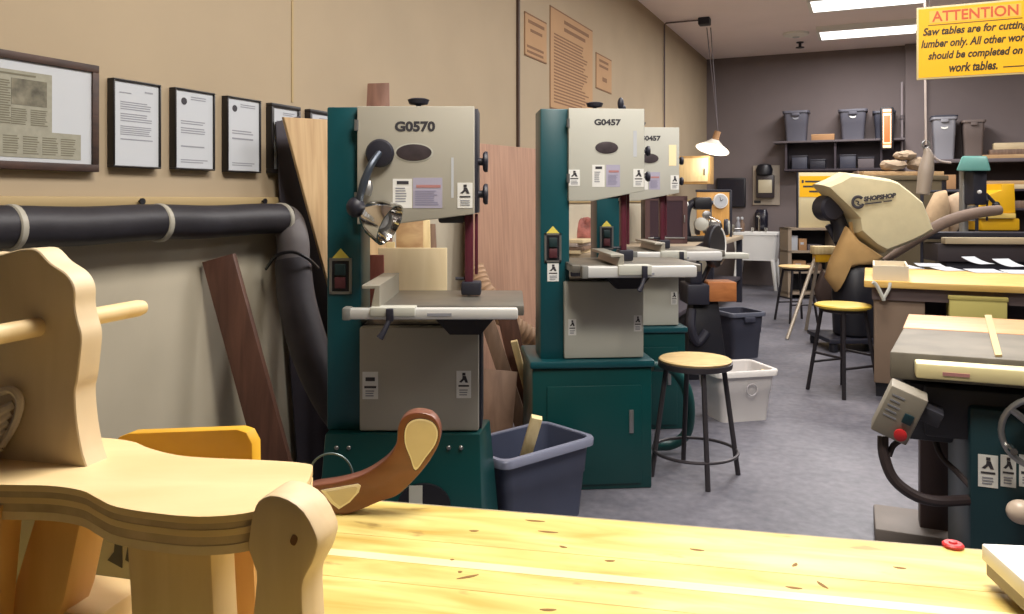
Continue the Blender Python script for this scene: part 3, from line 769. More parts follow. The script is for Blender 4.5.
# green hose beside the second bandsaw cabinet
P = [W(652, 366, 4.24), W(672, 369, 4.27), W(686, 388, 4.27), W(690, 412, 4.27), W(686, 434, 4.27), W(672, 446, 4.26), W(655, 448, 4.24)]
for p_ in P: p_.z = max(p_.z, .05)
solo(MB().tube(P, .028, 12, 8), 'green_hose', M_GHOSE, 'green hose looping out beside the second bandsaw cabinet', 'hose')
# ================================================================== TOTES AND BINS
def tote(loc, rz, w, d, h, m, mrim, label, cat='storage bin', taper=.82, group=None, handle=True, logo=None, name='storage_tote', lid=None):
    t = thing(name, label, cat, loc, rz, group)
    k = taper; wt = .006
    rg = lambda w_, d_, z: rring(w_, d_, min(w_, d_) * .14, z)
    MB().loft([rg(w * k, d * k, 0), rg(w * (k + (1 - k) * .55), d * (k + (1 - k) * .55), h * .55), rg(w * (k + (1 - k) * .55) + .008, d * (k + (1 - k) * .55) + .008, h * .57), rg(w, d, h - .03), rg(w, d, h),
               rg(w - 2 * wt, d - 2 * wt, h), rg(w * k - 2 * wt, d * k - 2 * wt, .012)]).obj('body', m, t)
    r = MB(); r.loft([rg(w + .002, d + .002, h - .032), rg(w + .04, d + .04, h - .03), rg(w + .044, d + .044, h - .004), rg(w + .036, d + .036, h + .004), rg(w - .004, d - .004, h + .004), rg(w - .006, d - .006, h - .02)], False, False)
    r.obj('rim', mrim, t)
    if handle:
        MB().box(-w * .16, w * .16, -d / 2 - .03, -d / 2 - .005, h - .075, h - .032, .006).obj('handle', m, t)
    if logo:
        b = MB(); zc = h * .74; yl = -d * (k + (1 - k) * .74) / 2 - .012
        b.prism([(-.045, zc + .02), (0, zc + .008), (.045, zc + .02), (.04, zc - .004), (0, zc - .018), (-.04, zc - .004)], yl, yl + .01); b.obj('emblem', logo, t)
    if lid:
        l = MB(); l.loft([rg(w + .05, d + .05, h + .004), rg(w + .05, d + .05, h + .02), rg(w - .02, d - .02, h + .03)]); l.obj('lid', lid, t)
    return t
# slate tote in front: corner turned towards us
TZ = 3.25
T1 = tote(cc(.058, 3.395, 0), YAW + RAD(41), .49, .30, .33, M_TOTE, mat('tote_rim_grey', (128, 132, 152), .4), 'slate grey tote in front of the green cabinet, with a wood strip standing in it', taper=.86, handle=False)
plank(W(521, 472, 3.32), W(537, 417, 3.24), .045, .03, RV, 'wood_strip', M_PINE, 'pale wood strip standing in the slate grey tote', 'board')
T2 = tote(cc((735 - CX) / F * 5.0, 5.0, 0), YAW + RAD(14), .38, .31, .31, M_CLEAR, mat('frosted_rim', (226, 222, 218), .35), 'frosted white bin on the floor behind the round stool', name='clear_bin', handle=False)
b = MB(); 
bm_h = MB(); 
T2h = MB().torus((.02, -.165, .2), .035, .004, (0, 1, 0), 20, 6).obj('handle_outline', mat('frosted_grey', (176, 172, 174), .4), T2)  # handle ring in a greyer tone than the bin
bm_h.bm.free(); b.bm.free()
plank(W(752, 392, 4.92), W(766, 372, 5.0), .06, .02, RV, 'wood_offcut', M_PINE, 'yellow wood offcut sticking up in the frosted white bin', 'board')
T3 = tote(cc((737 - CX) / F * 6.95, 6.95, 0), YAW + RAD(18), .32, .34, .39, M_DKTOTE, mat('dark_bin_rim', (88, 92, 106), .45), 'dark grey bin on the floor behind the frosted white bin')

# ================================================================== STOOLS
def stool_round(loc, rz):
    t = thing('stool', 'round wood-topped steel stool with a foot ring in front of the frosted bin', 'stool', loc, rz, 'shop stools')
    h = .575
    MB().lathe([(.15, h - .02), (.172, h - .014), (.176, h - .005), (.17, h), (.05, h + .001)], seg=36).obj('seat', M_STOOLW, t)
    r = MB(); r.lathe([(.165, h - .045), (.178, h - .04), (.18, h - .016), (.172, h - .014), (.165, h - .03)], seg=36); r.obj('seat_band', M_STOOLM, t)
    for k in range(4):
        a = RAD(90 * k)
        MB().tube([(math.cos(a) * .14, math.sin(a) * .14, h - .03), (math.cos(a) * .215, math.sin(a) * .215, .0)], .0125, 10).obj('leg', M_STOOLM, t)
    MB().torus((0, 0, .125), .203, .008, seg=48).obj('foot_ring', M_STOOLM, t)
    return t
stool_round(cc((695 - CX) / F * 3.92, 3.92, 0), YAW + RAD(3))
def stool_sq(loc, rz, label):
    t = thing('stool', label, 'stool', loc, rz, 'shop stools')
    h = .62
    MB().lathe([(.16, h - .03), (.185, h - .02), (.19, h - .008), (.18, h), (.06, h + .002)], seg=32).obj('seat', M_STOOLY, t)
    MB().lathe([(.13, h - .055), (.15, h - .05), (.15, h - .03), (.1, h - .03)], seg=24).obj('seat_band', M_STOOLK, t)
    for sx, sy in ((1, 1), (1, -1), (-1, 1), (-1, -1)):
        MB().tube([(sx * .1, sy * .1, h - .045), (sx * .165, sy * .165, 0)], .0135, 8).obj('leg', M_STOOLK, t)
    for z, dr in ((.2, 0), (.27, 1)):
        k = .165 - .065 * z / h
        if dr == 0: ends = [((-k, -k), (k, -k)), ((-k, k), (k, k))]
        else: ends = [((-k, -k), (-k, k)), ((k, -k), (k, k))]
        for a, e in ends: MB().tube([(a[0], a[1], z), (e[0], e[1], z)], .009, 8).obj('stretcher', M_STOOLK, t)
    return t
st2 = stool_sq(cc((843 - CX) / F * 5.62, 5.62, 0), YAW + RAD(24), 'black-legged stool with a round yellow seat, in front of the dust collector')
st3 = dup(st2, cc((796 - CX) / F * 8.9, 8.9, 0), YAW + RAD(10), 'farther stool with a tan seat, beside the low bookcase')

# ================================================================== PEDESTAL SANDER behind the stool
fs = FR(703, 6.1)
t = thing('disc_sander', 'black pedestal disc sander behind the third bandsaw, with an upright dark disc', 'sander', fs.loc(), YAW)
X, Z = fs.x, fs.z
MB().hexa([(-.17, -.1, 0), (.17, -.1, 0), (.17, .2, 0), (-.17, .2, 0)], [(-.08, -.05, .62), (.1, -.05, .62), (.1, .12, .62), (-.08, .12, .62)], .01).obj('pedestal', M_BLACK, t)
MB().box(X(684), X(706), -.12, .16, Z(303), Z(283), .012).obj('motor_box', M_NAVY, t)
MB().box(X(688), X(700), -.08, .12, Z(283), Z(262), .01).obj('neck', M_NAVY, t)
c = Vector((X(715), -.02, Z(246)))
d = MB().lathe([(.02, -.03), (.16, -.03), (.165, -.02), (.165, .012), (.155, .02), (.03, .022)], c, (.8, -.6, 0), 30).obj('sanding_disc', M_BLACK, t)
MB().torus(c + Vector((.8, -.6, 0)) * .015, .145, .011, (.8, -.6, 0), 30, 6, -20, 120).obj('disc_edge', M_WHITE, d)
MB().tube([c - Vector((.93, -.37, 0)) * .03, (X(694), .02, Z(256))], .06, 14).obj('motor', M_NAVY, t)
MB().box(X(713), X(746), -.08, .1, Z(258), Z(253), .004).obj('work_rest', M_COVER2, t)
MB().tube([(X(716), .05, Z(256)), (X(702), .05, Z(285))], .02, 8).obj('rest_arm', M_NAVY, t)
w1 = MB().box(X(705), X(733), -.1, .12, Z(300), Z(281), .004)
sb = w1.obj('side_box', M_ORANGEW, t); sb['label'] = 'orange-brown wooden box on its side'
g = MB(); g.tube([(X(690), -.06, Z(308)), (X(688), -.1, Z(325)), (X(694), -.1, Z(340)), (X(704), -.08, Z(330))], .035, 10, 6); g.obj('dust_chute', M_NAVY, t)

# ================================================================== TABLE SAW, right
TSZ = 2.42
tsR = RAD(1)        # front of the saw nearly along the room
ts_o = W(915, 361, TSZ); ts_o.z = 0
t = thing('table_saw', 'dark green table saw at the right with a cream rail and hanging switch box', 'table saw', ts_o, tsR)
RI = (Matrix.Translation(ts_o) @ Matrix.Rotation(tsR, 4, 'Z')).inverted()
def T(px, py, dy=0.):
    "point on the saw's own plane y = dy seen at that pixel"
    n = Matrix.Rotation(tsR, 3, 'Z') @ Vector((0, 1, 0))
    return RI @ hit(px, py, ts_o + n * dy, n)
zr1, zr0 = T(916, 360.5).z, T(916, 375.5).z
ro = MB().box(0, 1.3, -.04, .03, zr0, zr1, .006).obj('front_rail', M_RAILC, t)
mk = MB(); mk.box(.07, .14, -.0425, -.04, zr0 + .014, zr0 + .024); mk.obj('printed_mark', M_REDINK, ro)
bk = MB(); bk.box(.0, 1.3, .03, .06, zr0 + .005, zr1 - .012); bk.obj('rail_back', M_SAWC, t)
zt = zr1 + .012
tl = T(890, 360, .06).x
def TT(px, py): return RI @ hit(px, py, (0, 0, zt), UP)
g0, g1, g2 = TT(890, 352), TT(903, 328), TT(908.5, 314.5)
DZ = Vector((0, 0, -.085))
xr_ = 1.3
GQ = [Vector((g0.x, .06, zt)), Vector((xr_, .06, zt)), Vector((xr_, g1.y, zt)), Vector((g1.x, g1.y, zt))]
MB().hexa([p_ + DZ for p_ in GQ], GQ, .006).obj('cast_table', mat('grey_saw_table', (112, 106, 94), .6, .2, var=.2, scale=7), t)
o1 = hit(908, 314.5, (0, 0, zt), UP); o1 = RI @ o1
yb = 1.5
wt = MB(); yb = g2.y
WQ = [Vector((g1.x, g1.y + .002, zt + .002)), Vector((xr_, g1.y + .002, zt + .002)), Vector((xr_, yb, zt + .002)), Vector((g2.x, yb, zt + .002))]
wt.hexa([p_ + Vector((0, 0, -.04)) for p_ in WQ], WQ, .003)
wt.obj('outfeed_board', wood('outfeed_pine', (198, 140, 90), (216, 164, 112), (1.2, 9, 9), .45), t)
sA, sB, sC, sD = TT(995, 357), TT(1002, 357), TT(991.5, 316.5), TT(984.5, 316.5)
SQ = [Vector((v.x, max(v.y, .07), zt + .001)) for v in (sA, sB, sC, sD)]
MB().hexa(SQ, [v + Vector((0, 0, .006)) for v in SQ]).obj('mitre_strip', mat('tan_strip', (206, 178, 128), .5), t)
# body under the table
bx0 = T(917, 385).x + .0
MB().box(T(902, 383, .1).x, T(918, 383, .08).x + .1, .1, .6, zt - .28, zt - .1, .01).obj('under_box', M_SAWD, t)
bz = T(970, 450).z
MB().box(.0 + .03, 1.2, .06, .62, T(916, 441).z, zt - .1, .012).obj('trunnion_housing', M_SAWD, t)
ca = MB(); cxl = T(969, 450, .03).x
ca.box(cxl, 1.2, .02, .62, 0, T(970, 409).z, .012); ca_o = ca.obj('cabinet', M_SAWC, t)
for a, e, f in ((978, 998, True), (1000.5, 1016, True), (1019, 1036, False)):
    p0, p1 = T(a, 486, .02), T(e, 456, .02)
    warn_sticker('warning_label', ca_o, p0.x, p1.x, p0.z, p1.z, .02, f)
cw = T(1042, 434, -.03)
hw = MB(); hw.torus(cw, .1, .009, (0, 1, 0), 32, 8)
for k in range(3):
    a = RAD(120 * k + 20); hw.tube([cw, cw + Vector((math.cos(a) * .1, 0, math.sin(a) * .1))], .01, 8)
hw.lathe([(.03, -.02), (.03, .03), (.012, .05)], cw, (0, 1, 0), 14)
hwo = hw.obj('handwheel', M_STEEL, t)
kp = T(1012, 449, -.06); MB().tube([kp + Vector((0, .03, 0)), kp, kp + Vector((0, -.03, 0))], [.009, .012, .01], 10).obj('wheel_handle', M_CHROME, hwo)
kp = T(1021, 512, -.05); MB().ball(kp, .038, (1, .8, .9), 14).obj('tilt_knob', mat('pale_knob', (206, 188, 170), .3), t)
MB().tube([kp, kp + Vector((0, .1, 0))], .012, 8).obj('tilt_shaft', M_STEEL, t)
# switch box, tilted
c = T(899, 411, -.04)
M4 = Matrix.Translation(c) @ Matrix.Rotation(RAD(22), 4, 'Y') @ Matrix.Scale(1.12, 4) @ Matrix.Rotation(RAD(8), 4, 'X')
sbx = MB().box(-.047, .047, -.035, .03, -.07, .07, .006, M4).obj('switch_box', M_SWBOX, t)
MB().lathe([(.013, 0), (.018, .004), (.018, .012), (.01, .015)], M4 @ Vector((.022, -.035, -.045)), M4.to_3x3() @ Vector((0, -1, 0)), 16).obj('stop_button', M_RED, sbx)
MB().box(.01, .034, -.042, -.035, -.012, .016, .003, M4).obj('start_button', M_SAWC, sbx)
b = MB(); lines(b, -.036, .0, -.02, .055, 5, -.035, .3, .5, M4); b.obj('printed_text', M_GREYINK, sbx)
MB().box(-.012, .1, .0, .06, .0, .04, .004, M4).obj('mounting_bracket', M_SAWD, t)
# cords
P = [T(883, 436, -.03), T(884, 455, -.04), T(893, 478, -.05), T(912, 494, -.05), T(935, 501, -.03), T(969, 500, .04)]
MB().tube(P, .016, 10, 8).obj('power_cord', M_CABLE, t)
P = [T(901, 440, -.03), T(893, 446, -.03), T(889, 456, -.04)]
MB().tube(P, .009, 8, 6).obj('power_cord', M_CABLE, t)
P = [T(928, 400, .2), T(938, 450, .15), T(957, 472, .1), T(970, 486, .06)]
MB().tube(P, .009, 8, 6).obj('power_cord', M_CABLE, t)
# stand leg with a grey foot
lx0, lx1 = T(920, 470, .3).x, T(949, 470, .3).x
lx0, lx1 = T(920, 470, .8).x, T(949, 470, .8).x
MB().box(lx0, lx1, .8, .9, .06, zt - .05, .006).obj('stand_leg', mat('brown_leg', (76, 60, 58), .5, var=.1), t)
MB().box(T(875, 520, .72).x, T(958, 520, .72).x, .72, 1.0, 0, .07, .008).obj('base_foot', M_GREYSEAL, t)

# ================================================================== WORK TABLE in the middle right
wtZ = 5.45
o_ = W(864, 281, wtZ); o_.z = 0
wr = RAD(0)
t = thing('work_table', 'long maple-topped work table behind the table saw, papers on top', 'work table', o_, wr)
RI2 = (Matrix.Translation(o_) @ Matrix.Rotation(wr, 4, 'Z')).inverted()
nW = Matrix.Rotation(wr, 3, 'Z') @ Vector((0, 1, 0))
def TW(px, py, dy=0.): return RI2 @ hit(px, py, o_ + nW * dy, nW)
wtop = TW(864, 280.5).z
MB().box(0, 2.3, 0, 1.15, wtop - .045, wtop, .006).obj('table_top', M_TOPW, t)
ap = MB(); ap.box(.05, 2.25, .04, 1.1, wtop - .13, wtop - .045); ap.obj('apron', mat('brown_apron', (88, 73, 70), .7), t)
MB().box(TW(874, 350, .06).x, TW(925, 350, .06).x, .06, 1.05, .1, wtop - .045, .006).obj('end_cabinet', M_TABSIDE, t)
MB().box(TW(876, 350, .06).x, TW(925, 350, .06).x, .1, 1.0, 0, .1).obj('toe_kick', M_BLACK, t)
MB().box(TW(925, 350, .06).x, 2.25, .5, .54, .1, wtop - .045).obj('back_panel', mat('table_dark_panel', (66, 58, 62), .7), t)
MB().box(2.15, 2.25, .06, 1.05, 0, wtop - .045).obj('end_leg', M_TABSIDE, t)
MB().box(TW(925, 350, .06).x, 2.25, .1, 1.0, .3, .34).obj('lower_shelf', M_DULLW, t)
p0, p1 = TW(948, 316, .1), TW(1005, 297, .1)
def world2(v): return Matrix.Translation(o_) @ Matrix.Rotation(wr, 4, 'Z') @ v
bb = MB(); bb.box(0, p1.x - p0.x, 0, .25, 0, p1.z - .34, .005)
tb = thing('olive_box', 'olive yellow box on the shelf under the work table', 'box', world2(Vector((p0.x, .0, .34))), wr)
bb.obj('body', mat('olive_yellow', (196, 184, 104), .6), tb)
MB().box(-.006, p1.x - p0.x + .006, -.006, .256, p1.z - .36, p1.z - .335, .003).obj('lid', mat('olive_lid', (186, 172, 96), .55), tb)
MB().box(.02, p1.x - p0.x + .0, .05, .25, p1.z - .334, p1.z - .318, .003).obj('wood_slat', M_ORANGEW, tb)
# tray with clamps at the left end, papers along the back
wz = wtop + .0005
def on_table(px, py): return hit(px, py, (0, 0, wz), UP)
pp = [(905, 268, 26, 12, 8), (930, 266, 24, 14, -14), (948, 270, 22, 14, 6), (978, 263.5, 18, 22, 20), (985, 272, 30, 12, -4), (1010, 266, 20, 18, 12), (1018, 273, 24, 12, -10)]
wh = ['nearest the white tray', 'second from the white tray', 'third from the white tray', 'standing highest, in the middle of the row', 'lying in front of the curled sheet', 'near the right edge of the photo, at the back', 'at the right edge of the photo, in front']
for i, (px, py, w_, d_, a) in enumerate(pp):
    q = on_table(px, py); s_ = (q - CAM).dot(FV) / F
    w_ *= s_; d_ = .2
    mb = MB(); n_ = 8; rise = .05 if i in (3, 5) else .012
    rows = []
    vs = []
    M4 = Matrix.Translation(q) @ Matrix.Rotation(YAW + RAD(a), 4, 'Z')
    for j in range(n_ + 1):
        u = j / n_
        z = .002 + rise * (u ** 2)
        vs += [M4 @ Vector((-w_ / 2, -d_ / 2 + d_ * u, z)), M4 @ Vector((w_ / 2, -d_ / 2 + d_ * u, z))]
    fs_ = [(2 * j, 2 * j + 1, 2 * j + 3, 2 * j + 2) for j in range(n_)]
    up_ = [v + Vector((0, 0, .002)) for v in vs]; k_ = len(vs)
    mb.faces(vs + up_, [f[::-1] for f in fs_] + [tuple(x + k_ for x in f) for f in fs_] + [(0, 1, 1 + k_, k_), (k_ - 2, 2 * k_ - 2, 2 * k_ - 1, k_ - 1)] + [(2 * j, 2 * j + k_, 2 * j + 2 + k_, 2 * j + 2) for j in range(n_)] + [(2 * j + 1, 2 * j + 3, 2 * j + 3 + k_, 2 * j + 1 + k_) for j in range(n_)])
    solo(mb, 'paper_sheet', M_PAPER, 'loose paper on the work table, ' + wh[i], 'paper', 'papers on the work table')
q = on_table(873, 280)
tr = thing('parts_tray', 'white wooden tray at the left end of the work table', 'tray', q, wr)
def box_open(w, d, h, th):
    b = MB(); b.box(0, w, 0, d, 0, th); b.box(0, w, 0, th, th, h); b.box(0, w, d - th, d, th, h); b.box(0, th, th, d - th, th, h); b.box(w - th, w, th, d - th, th, h); return b
box_open(.22, .5, .1, .012).obj('tray_box', mat('tray_white', (218, 206, 180), .6), tr)
tg = MB(); tg.tube([(.05, .06, .03), (.1, .1, .05), (.17, .12, .04), (.19, .3, .05)], .014, 8, 5); tg.obj('tangled_cord', mat('cord_grey', (150, 140, 128), .6), tr)
g = thing('bar_clamp', 'pale clamp hanging from the left edge of the work table', 'clamp', world2(TW(882, 289, -.02)), YAW)
cl = MB(); s_ = wtZ / F
cl.tube([(-9 * s_, 0, 7 * s_), (-5 * s_, 0, 3 * s_), (0, -.01, -8 * s_), (1 * s_, -.01, -11 * s_)], .013, 8, 3); cl.obj('frame', M_COVER2, g)
cl = MB(); cl.tube([(8 * s_, 0, 6 * s_), (6 * s_, -.01, 0), (1 * s_, -.01, -9 * s_)], .011, 8, 3); cl.obj('arm', M_COVER2, g)
# ================================================================== FOREGROUND BENCH
BH = .85
bR = YAW - RAD(11.8)
bo = cc(.718, 1.133, 0)        # a point on the far edge
bu = Vector((math.cos(bR), math.sin(bR), 0)); bv = Vector((-math.sin(bR), math.cos(bR), 0))
t = thing('workbench', 'yellow maple workbench top filling the bottom of the photo', 'workbench', bo, bR)
x0, x1, dep = -1.75, .62, .92
tp = MB()
nb = 7
for i in range(nb):
    a, e = -dep + dep * i / nb, -dep + dep * (i + 1) / nb
    tp.box(x0, x1, a + .0002, e - .0002, BH - .07, BH, .0015)
tp.obj('bench_top', M_BENCH, t)
e_ = MB(); n_ = 26
e_.box(x0, x1, .0, .012, BH - .07, BH - .003, .002); e_.obj('edge_shade', mat('grey_edge_shade', (150, 140, 112), .6, var=.2, scale=20), t)  # grey shading along the far edge, put in as a coloured strip
for lx in (x0 + .1, x1 - .1):
    for ly in (-dep + .1, -.1):
        MB().box(lx - .045, lx + .045, ly - .045, ly + .045, 0, BH - .07, .004).obj('leg', M_BENCH, t)
MB().box(x0 + .1, x1 - .1, -.13, -.07, BH - .19, BH - .07, .004).obj('apron', M_BENCH, t)
MB().box(x0 + .1, x1 - .1, -dep + .07, -dep + .13, BH - .19, BH - .07, .004).obj('apron', M_BENCH, t)
sy = (hit(500, 568, (0, 0, BH), UP) - bo).dot(bv); sy2 = (hit(940, 609, (0, 0, BH), UP) - bo).dot(bv)
MB().hexa([(x0, sy - .012, BH - .001), (x1, sy2 - .012, BH - .001), (x1, sy2 + .008, BH - .001), (x0, sy + .008, BH - .001)], [(x0, sy - .012, BH + .0004), (x1, sy2 - .012, BH + .0004), (x1, sy2 + .008, BH + .0004), (x0, sy + .008, BH + .0004)]).obj('pale_strip', wood('pale_bench_strip', (232, 218, 158), (242, 232, 182), (1.6, 9, 9), .45), t)
# cracks / dents of the top as thin dark slivers set in the wood
mt = Matrix.Translation(bo) @ Matrix.Rotation(bR, 4, 'Z')
for px, py, w_, a in ((468, 577, .03, 35), (548, 532, .03, 0), (535, 521, .03, 0), (474, 531, .014, 10), (460, 572, .006, 0), (452, 560, .006, 0), (697, 550, .02, -5), (795, 565, .014, 60), (822, 585, .02, -60), (794, 588, .02, -4), (900, 568, .016, -4), (548, 610, .02, 10), (610, 561, .014, 10), (563, 547, .012, -20)):
    p = hit(px, py, (0, 0, BH), UP)
    M4 = Matrix.Translation(Vector((p.x, p.y, BH))) @ Matrix.Rotation(bR + RAD(a), 4, 'Z')
    dk = MB(); dk.slab([M4 @ Vector((w_ * .5 * math.cos(u) * (1 + .2 * math.sin(3 * u)), .0028 * math.sin(u), .0004)) for u in [2 * math.pi * k / 12 for k in range(12)]], (0, 0, -1), .0006)
    o = dk.obj('dent_mark', mat('dent_brown', (126, 92, 44), .8), t); o.data.transform(mt.inverted())
xx_ = Matrix.Translation(bo) @ Matrix.Rotation(bR, 4, 'Z')

# ================================================================== ROCKING TOY
tO = cc(-.31, .76, BH)
TY = thing('rocking_horse', 'unfinished birch rocking toy at lower left with a handle dowel through its head board', 'toy', tO, YAW)
AN = RAD(14)
tu = RV * math.cos(AN) - FV * math.sin(AN); tv = RV * math.sin(AN) + FV * math.cos(AN)
TI = (Matrix.Translation(tO) @ Matrix.Rotation(YAW, 4, 'Z')).inverted()
def addw(mb, name, m, label=None, ang=35):
    "mesh made in world space, hung on the toy"
    o = mb.obj(name, m, TY, ang); o.data.transform(TI)
    if label: o['label'] = label
    return o
def smooth_poly(pts, n=4, closed=True):
    out = []; k = len(pts)
    for i in range(k):
        p0, p1, p2, p3 = [Vector(pts[(i + j) % k]) for j in (-1, 0, 1, 2)]
        for j in range(n):
            u = j / n
            out.append(.5 * ((2 * p1) + (p2 - p0) * u + (2 * p0 - 5 * p1 + 4 * p2 - p3) * u * u + (3 * p1 - p0 - 3 * p2 + p3) * u ** 3))
    return out
SH = 1.09
C0 = cc(-.413, .779, SH)
hb = [(20, 249), (36, 249.5), (50, 263), (66, 274), (74, 288), (74.5, 306), (77, 320), (81, 336), (79.5, 358), (77, 380), (74.5, 395), (77, 427), (82, 454)]
edge = [hit(px, py, C0, tv) for px, py in hb]
edge = [edge[0]] + [v for i in range(len(edge) - 1) for v in ([edge[i].lerp(edge[i + 1], .0)] if i else [])] + [edge[-1]]
sm = []
for i in range(len(edge) - 1):
    p0, p1, p2, p3 = edge[max(i - 1, 0)], edge[i], edge[i + 1], edge[min(i + 2, len(edge) - 1)]
    for j in range(4):
        u = j / 4
        sm.append(.5 * ((2 * p1) + (p2 - p0) * u + (2 * p0 - 5 * p1 + 4 * p2 - p3) * u * u + (3 * p1 - p0 - 3 * p2 + p3) * u ** 3))
foot = C0.copy(); foot.z = SH - .004
left = [hit(px, py, C0, tv) for px, py in ((-10, 380), (-60, 372), (-105, 350), (-112, 310), (-70, 285), (-40, 262), (-20, 253), (0, 254.5))]
lf = C0 - tu * .13; lf.z = SH - .004
poly = sm + [edge[-1], foot, lf] + left
HB = addw(MB().slab(poly, tv, .029, .0012, 1), 'head_board', M_TOY, None, 24)
ed = MB()
pd = hit(38, 327, C0, tv)
addw(MB().tube([pd - tv * .15, pd - tv * .146, pd + tv * .142, pd + tv * .15, pd + tv * .152], [.0075, .0095, .0095, .008, .004], 20), 'handle_dowel', M_TOYTOP)
# carved ornament on the face
orn = MB()
for k in range(6):
    a = hit(14 - k * 2.6, 404 + k * 8.5, C0 - tv * .004, tv); e = hit(-16 - k * 2, 412 + k * 10, C0 - tv * .004, tv); m_ = a.lerp(e, .5) - tv * .012 - UP * .006
    orn.tube([a, m_, e], .0045, 8, 5)
orn.tube([hit(0, 392, C0 - tv * .006, tv), hit(12, 390, C0 - tv * .006, tv), hit(20, 402, C0 - tv * .006, tv), hit(14, 425, C0 - tv * .006, tv), hit(2, 445, C0 - tv * .006, tv)], .004, 8, 5)
addw(orn, 'carved_ornament', mat('pale_carving', (206, 194, 176), .5))
# seat: three plies with a wavy edge
near = [(-.62, .755), (-.54, .738), (-.469, .731), (-.42, .728), (-.385, .716), (-.362, .698), (-.335, .678), (-.295, .664), (-.256, .657), (-.222, .664), (-.2, .685), (-.188, .715)]
far = [(-.193, .775), (-.205, .79), (-.25, .8), (-.3, .806), (-.34, .815), (-.38, .838), (-.41, .862), (-.45, .875), (-.52, .88), (-.62, .87)]
sp_ = smooth_poly([(a, b_, 0) for a, b_ in near + far], 4)
def seat_layer(z0, z1, sc):
    c_ = Vector((-.4, .77, 0))
    pts = [c_ + (p - c_) * sc for p in sp_]
    return [cc(p.x, p.y, z1) for p in pts], z1 - z0
for i, (z0, z1, m_, nm) in enumerate(((SH - .006, SH, M_TOYTOP, 'seat'), (SH - .0115, SH - .006, M_PLYEDGE, 'seat_ply'), (SH - .017, SH - .0115, M_TOYTOP, 'seat_ply'), (SH - .0245, SH - .017, M_PLYEDGE, 'seat_ply'), (SH - .032, SH - .0245, M_TOY, 'seat_ply'))):
    pts, th = seat_layer(z0, z1, 1.0 - .004 * (i % 2))
    addw(MB().slab(pts, (0, 0, -1), th), nm, m_)
# legs
def leg_px(pxpts, X, Zd, th, name, m, label=None, bev=.003, sub=0):
    p0 = cc(X, Zd, 1.0)
    pts = [hit(px, py, p0, tv) for px, py in pxpts]
    for p_ in pts: p_.z = max(p_.z, BH + .0002)
    if sub: pts = smooth_poly(pts, sub)
    for p_ in pts: p_.z = max(p_.z, BH + .0002)
    return addw(MB().slab(pts, tv, th, bev), name, m, label)
leg_px([(252, 514), (257, 502), (270, 495), (288, 499.5), (304, 512), (315, 532), (318, 546), (312, 565), (303.5, 581), (302, 600), (304, 640), (312, 900), (238, 900), (250, 640), (254.5, 592), (255, 572), (247.5, 550), (249, 530)], -.19, .652, .038, 'leg', M_TOYLEG, 'round-topped leg at the near right', .003, 2)
leg_px([(126, 540), (210, 540), (214, 620), (224, 900), (140, 900), (131, 620)], -.29, .70, .036, 'leg', M_TOYLEG)
leg_px([(36, 512), (82, 514), (64, 600), (20, 900), (-30, 900), (6, 612)], -.46, .76, .04, 'leg', M_TOYORANGE)
leg_px([(-70, 505), (-8, 510), (-16, 600), (-28, 900), (-90, 900)], -.53, .735, .036, 'leg', M_TOYORANGE)
leg_px([(219, 520), (252, 520), (256, 620), (268, 900), (224, 900)], -.23, .80, .036, 'leg', M_TOYORANGE)
p0 = cc(-.19, .652, 1.0); kc = hit(294, 540, p0, tv) - tv * .0004
addw(MB().slab([kc + tu * .0032 * math.cos(u) * (1 + .2 * math.sin(2 * u)) + UP * .0045 * math.sin(u) for u in [2 * math.pi * k / 14 for k in range(14)]], tv, .0008), 'wood_knot', mat('knot_brown', (110, 70, 40), .6))
# side panel on the far side and a foot rail
leg_px([(112, 444), (119, 437), (128, 433.5), (237, 429.5), (246, 432.5), (252, 444), (253, 520), (256, 900), (220, 900), (216, 520), (150, 490)], -.38, .90, .018, 'side_panel', M_HONEY, 'honey-coloured side panel', .0015)
fa = cc(-.40, .70, .0)
p_ = cc(-.40, .77, 0)
def obox(c, hu, hv, z0, z1, bev):
    M4 = Matrix.Translation(Vector((c.x, c.y, 0))) @ Matrix.Rotation(YAW - AN, 4, 'Z')
    return MB().box(-hu, hu, -hv, hv, z0, z1, bev, M4)
addw(obox(cc(-.43, .797, 0), .052, .036, BH + .0002, .96, .003), 'foot_block', M_TOYTOP)
# grey carton seen through the legs
q = cc(-.50, .99, BH)
g = thing('grey_carton', 'grey carton with black print standing behind the rocking toy legs', 'box', q, YAW)
MB().box(-.12, .12, 0, .12, 0, .12, .004).obj('carton', mat('grey_carton_board', (150, 144, 130), .7), g)
b = MB(); b2 = MB(); b.prism([(.0, .055), (.018, .045), (.018, .09), (.01, .09), (.008, .065)], -.0015, 0); b2.prism([(.022, .055), (.04, .045), (.036, .085), (.028, .09)], -.0015, 0); b.obj('printed_mark', M_INK, g); b2.obj('printed_mark', M_INK, g)

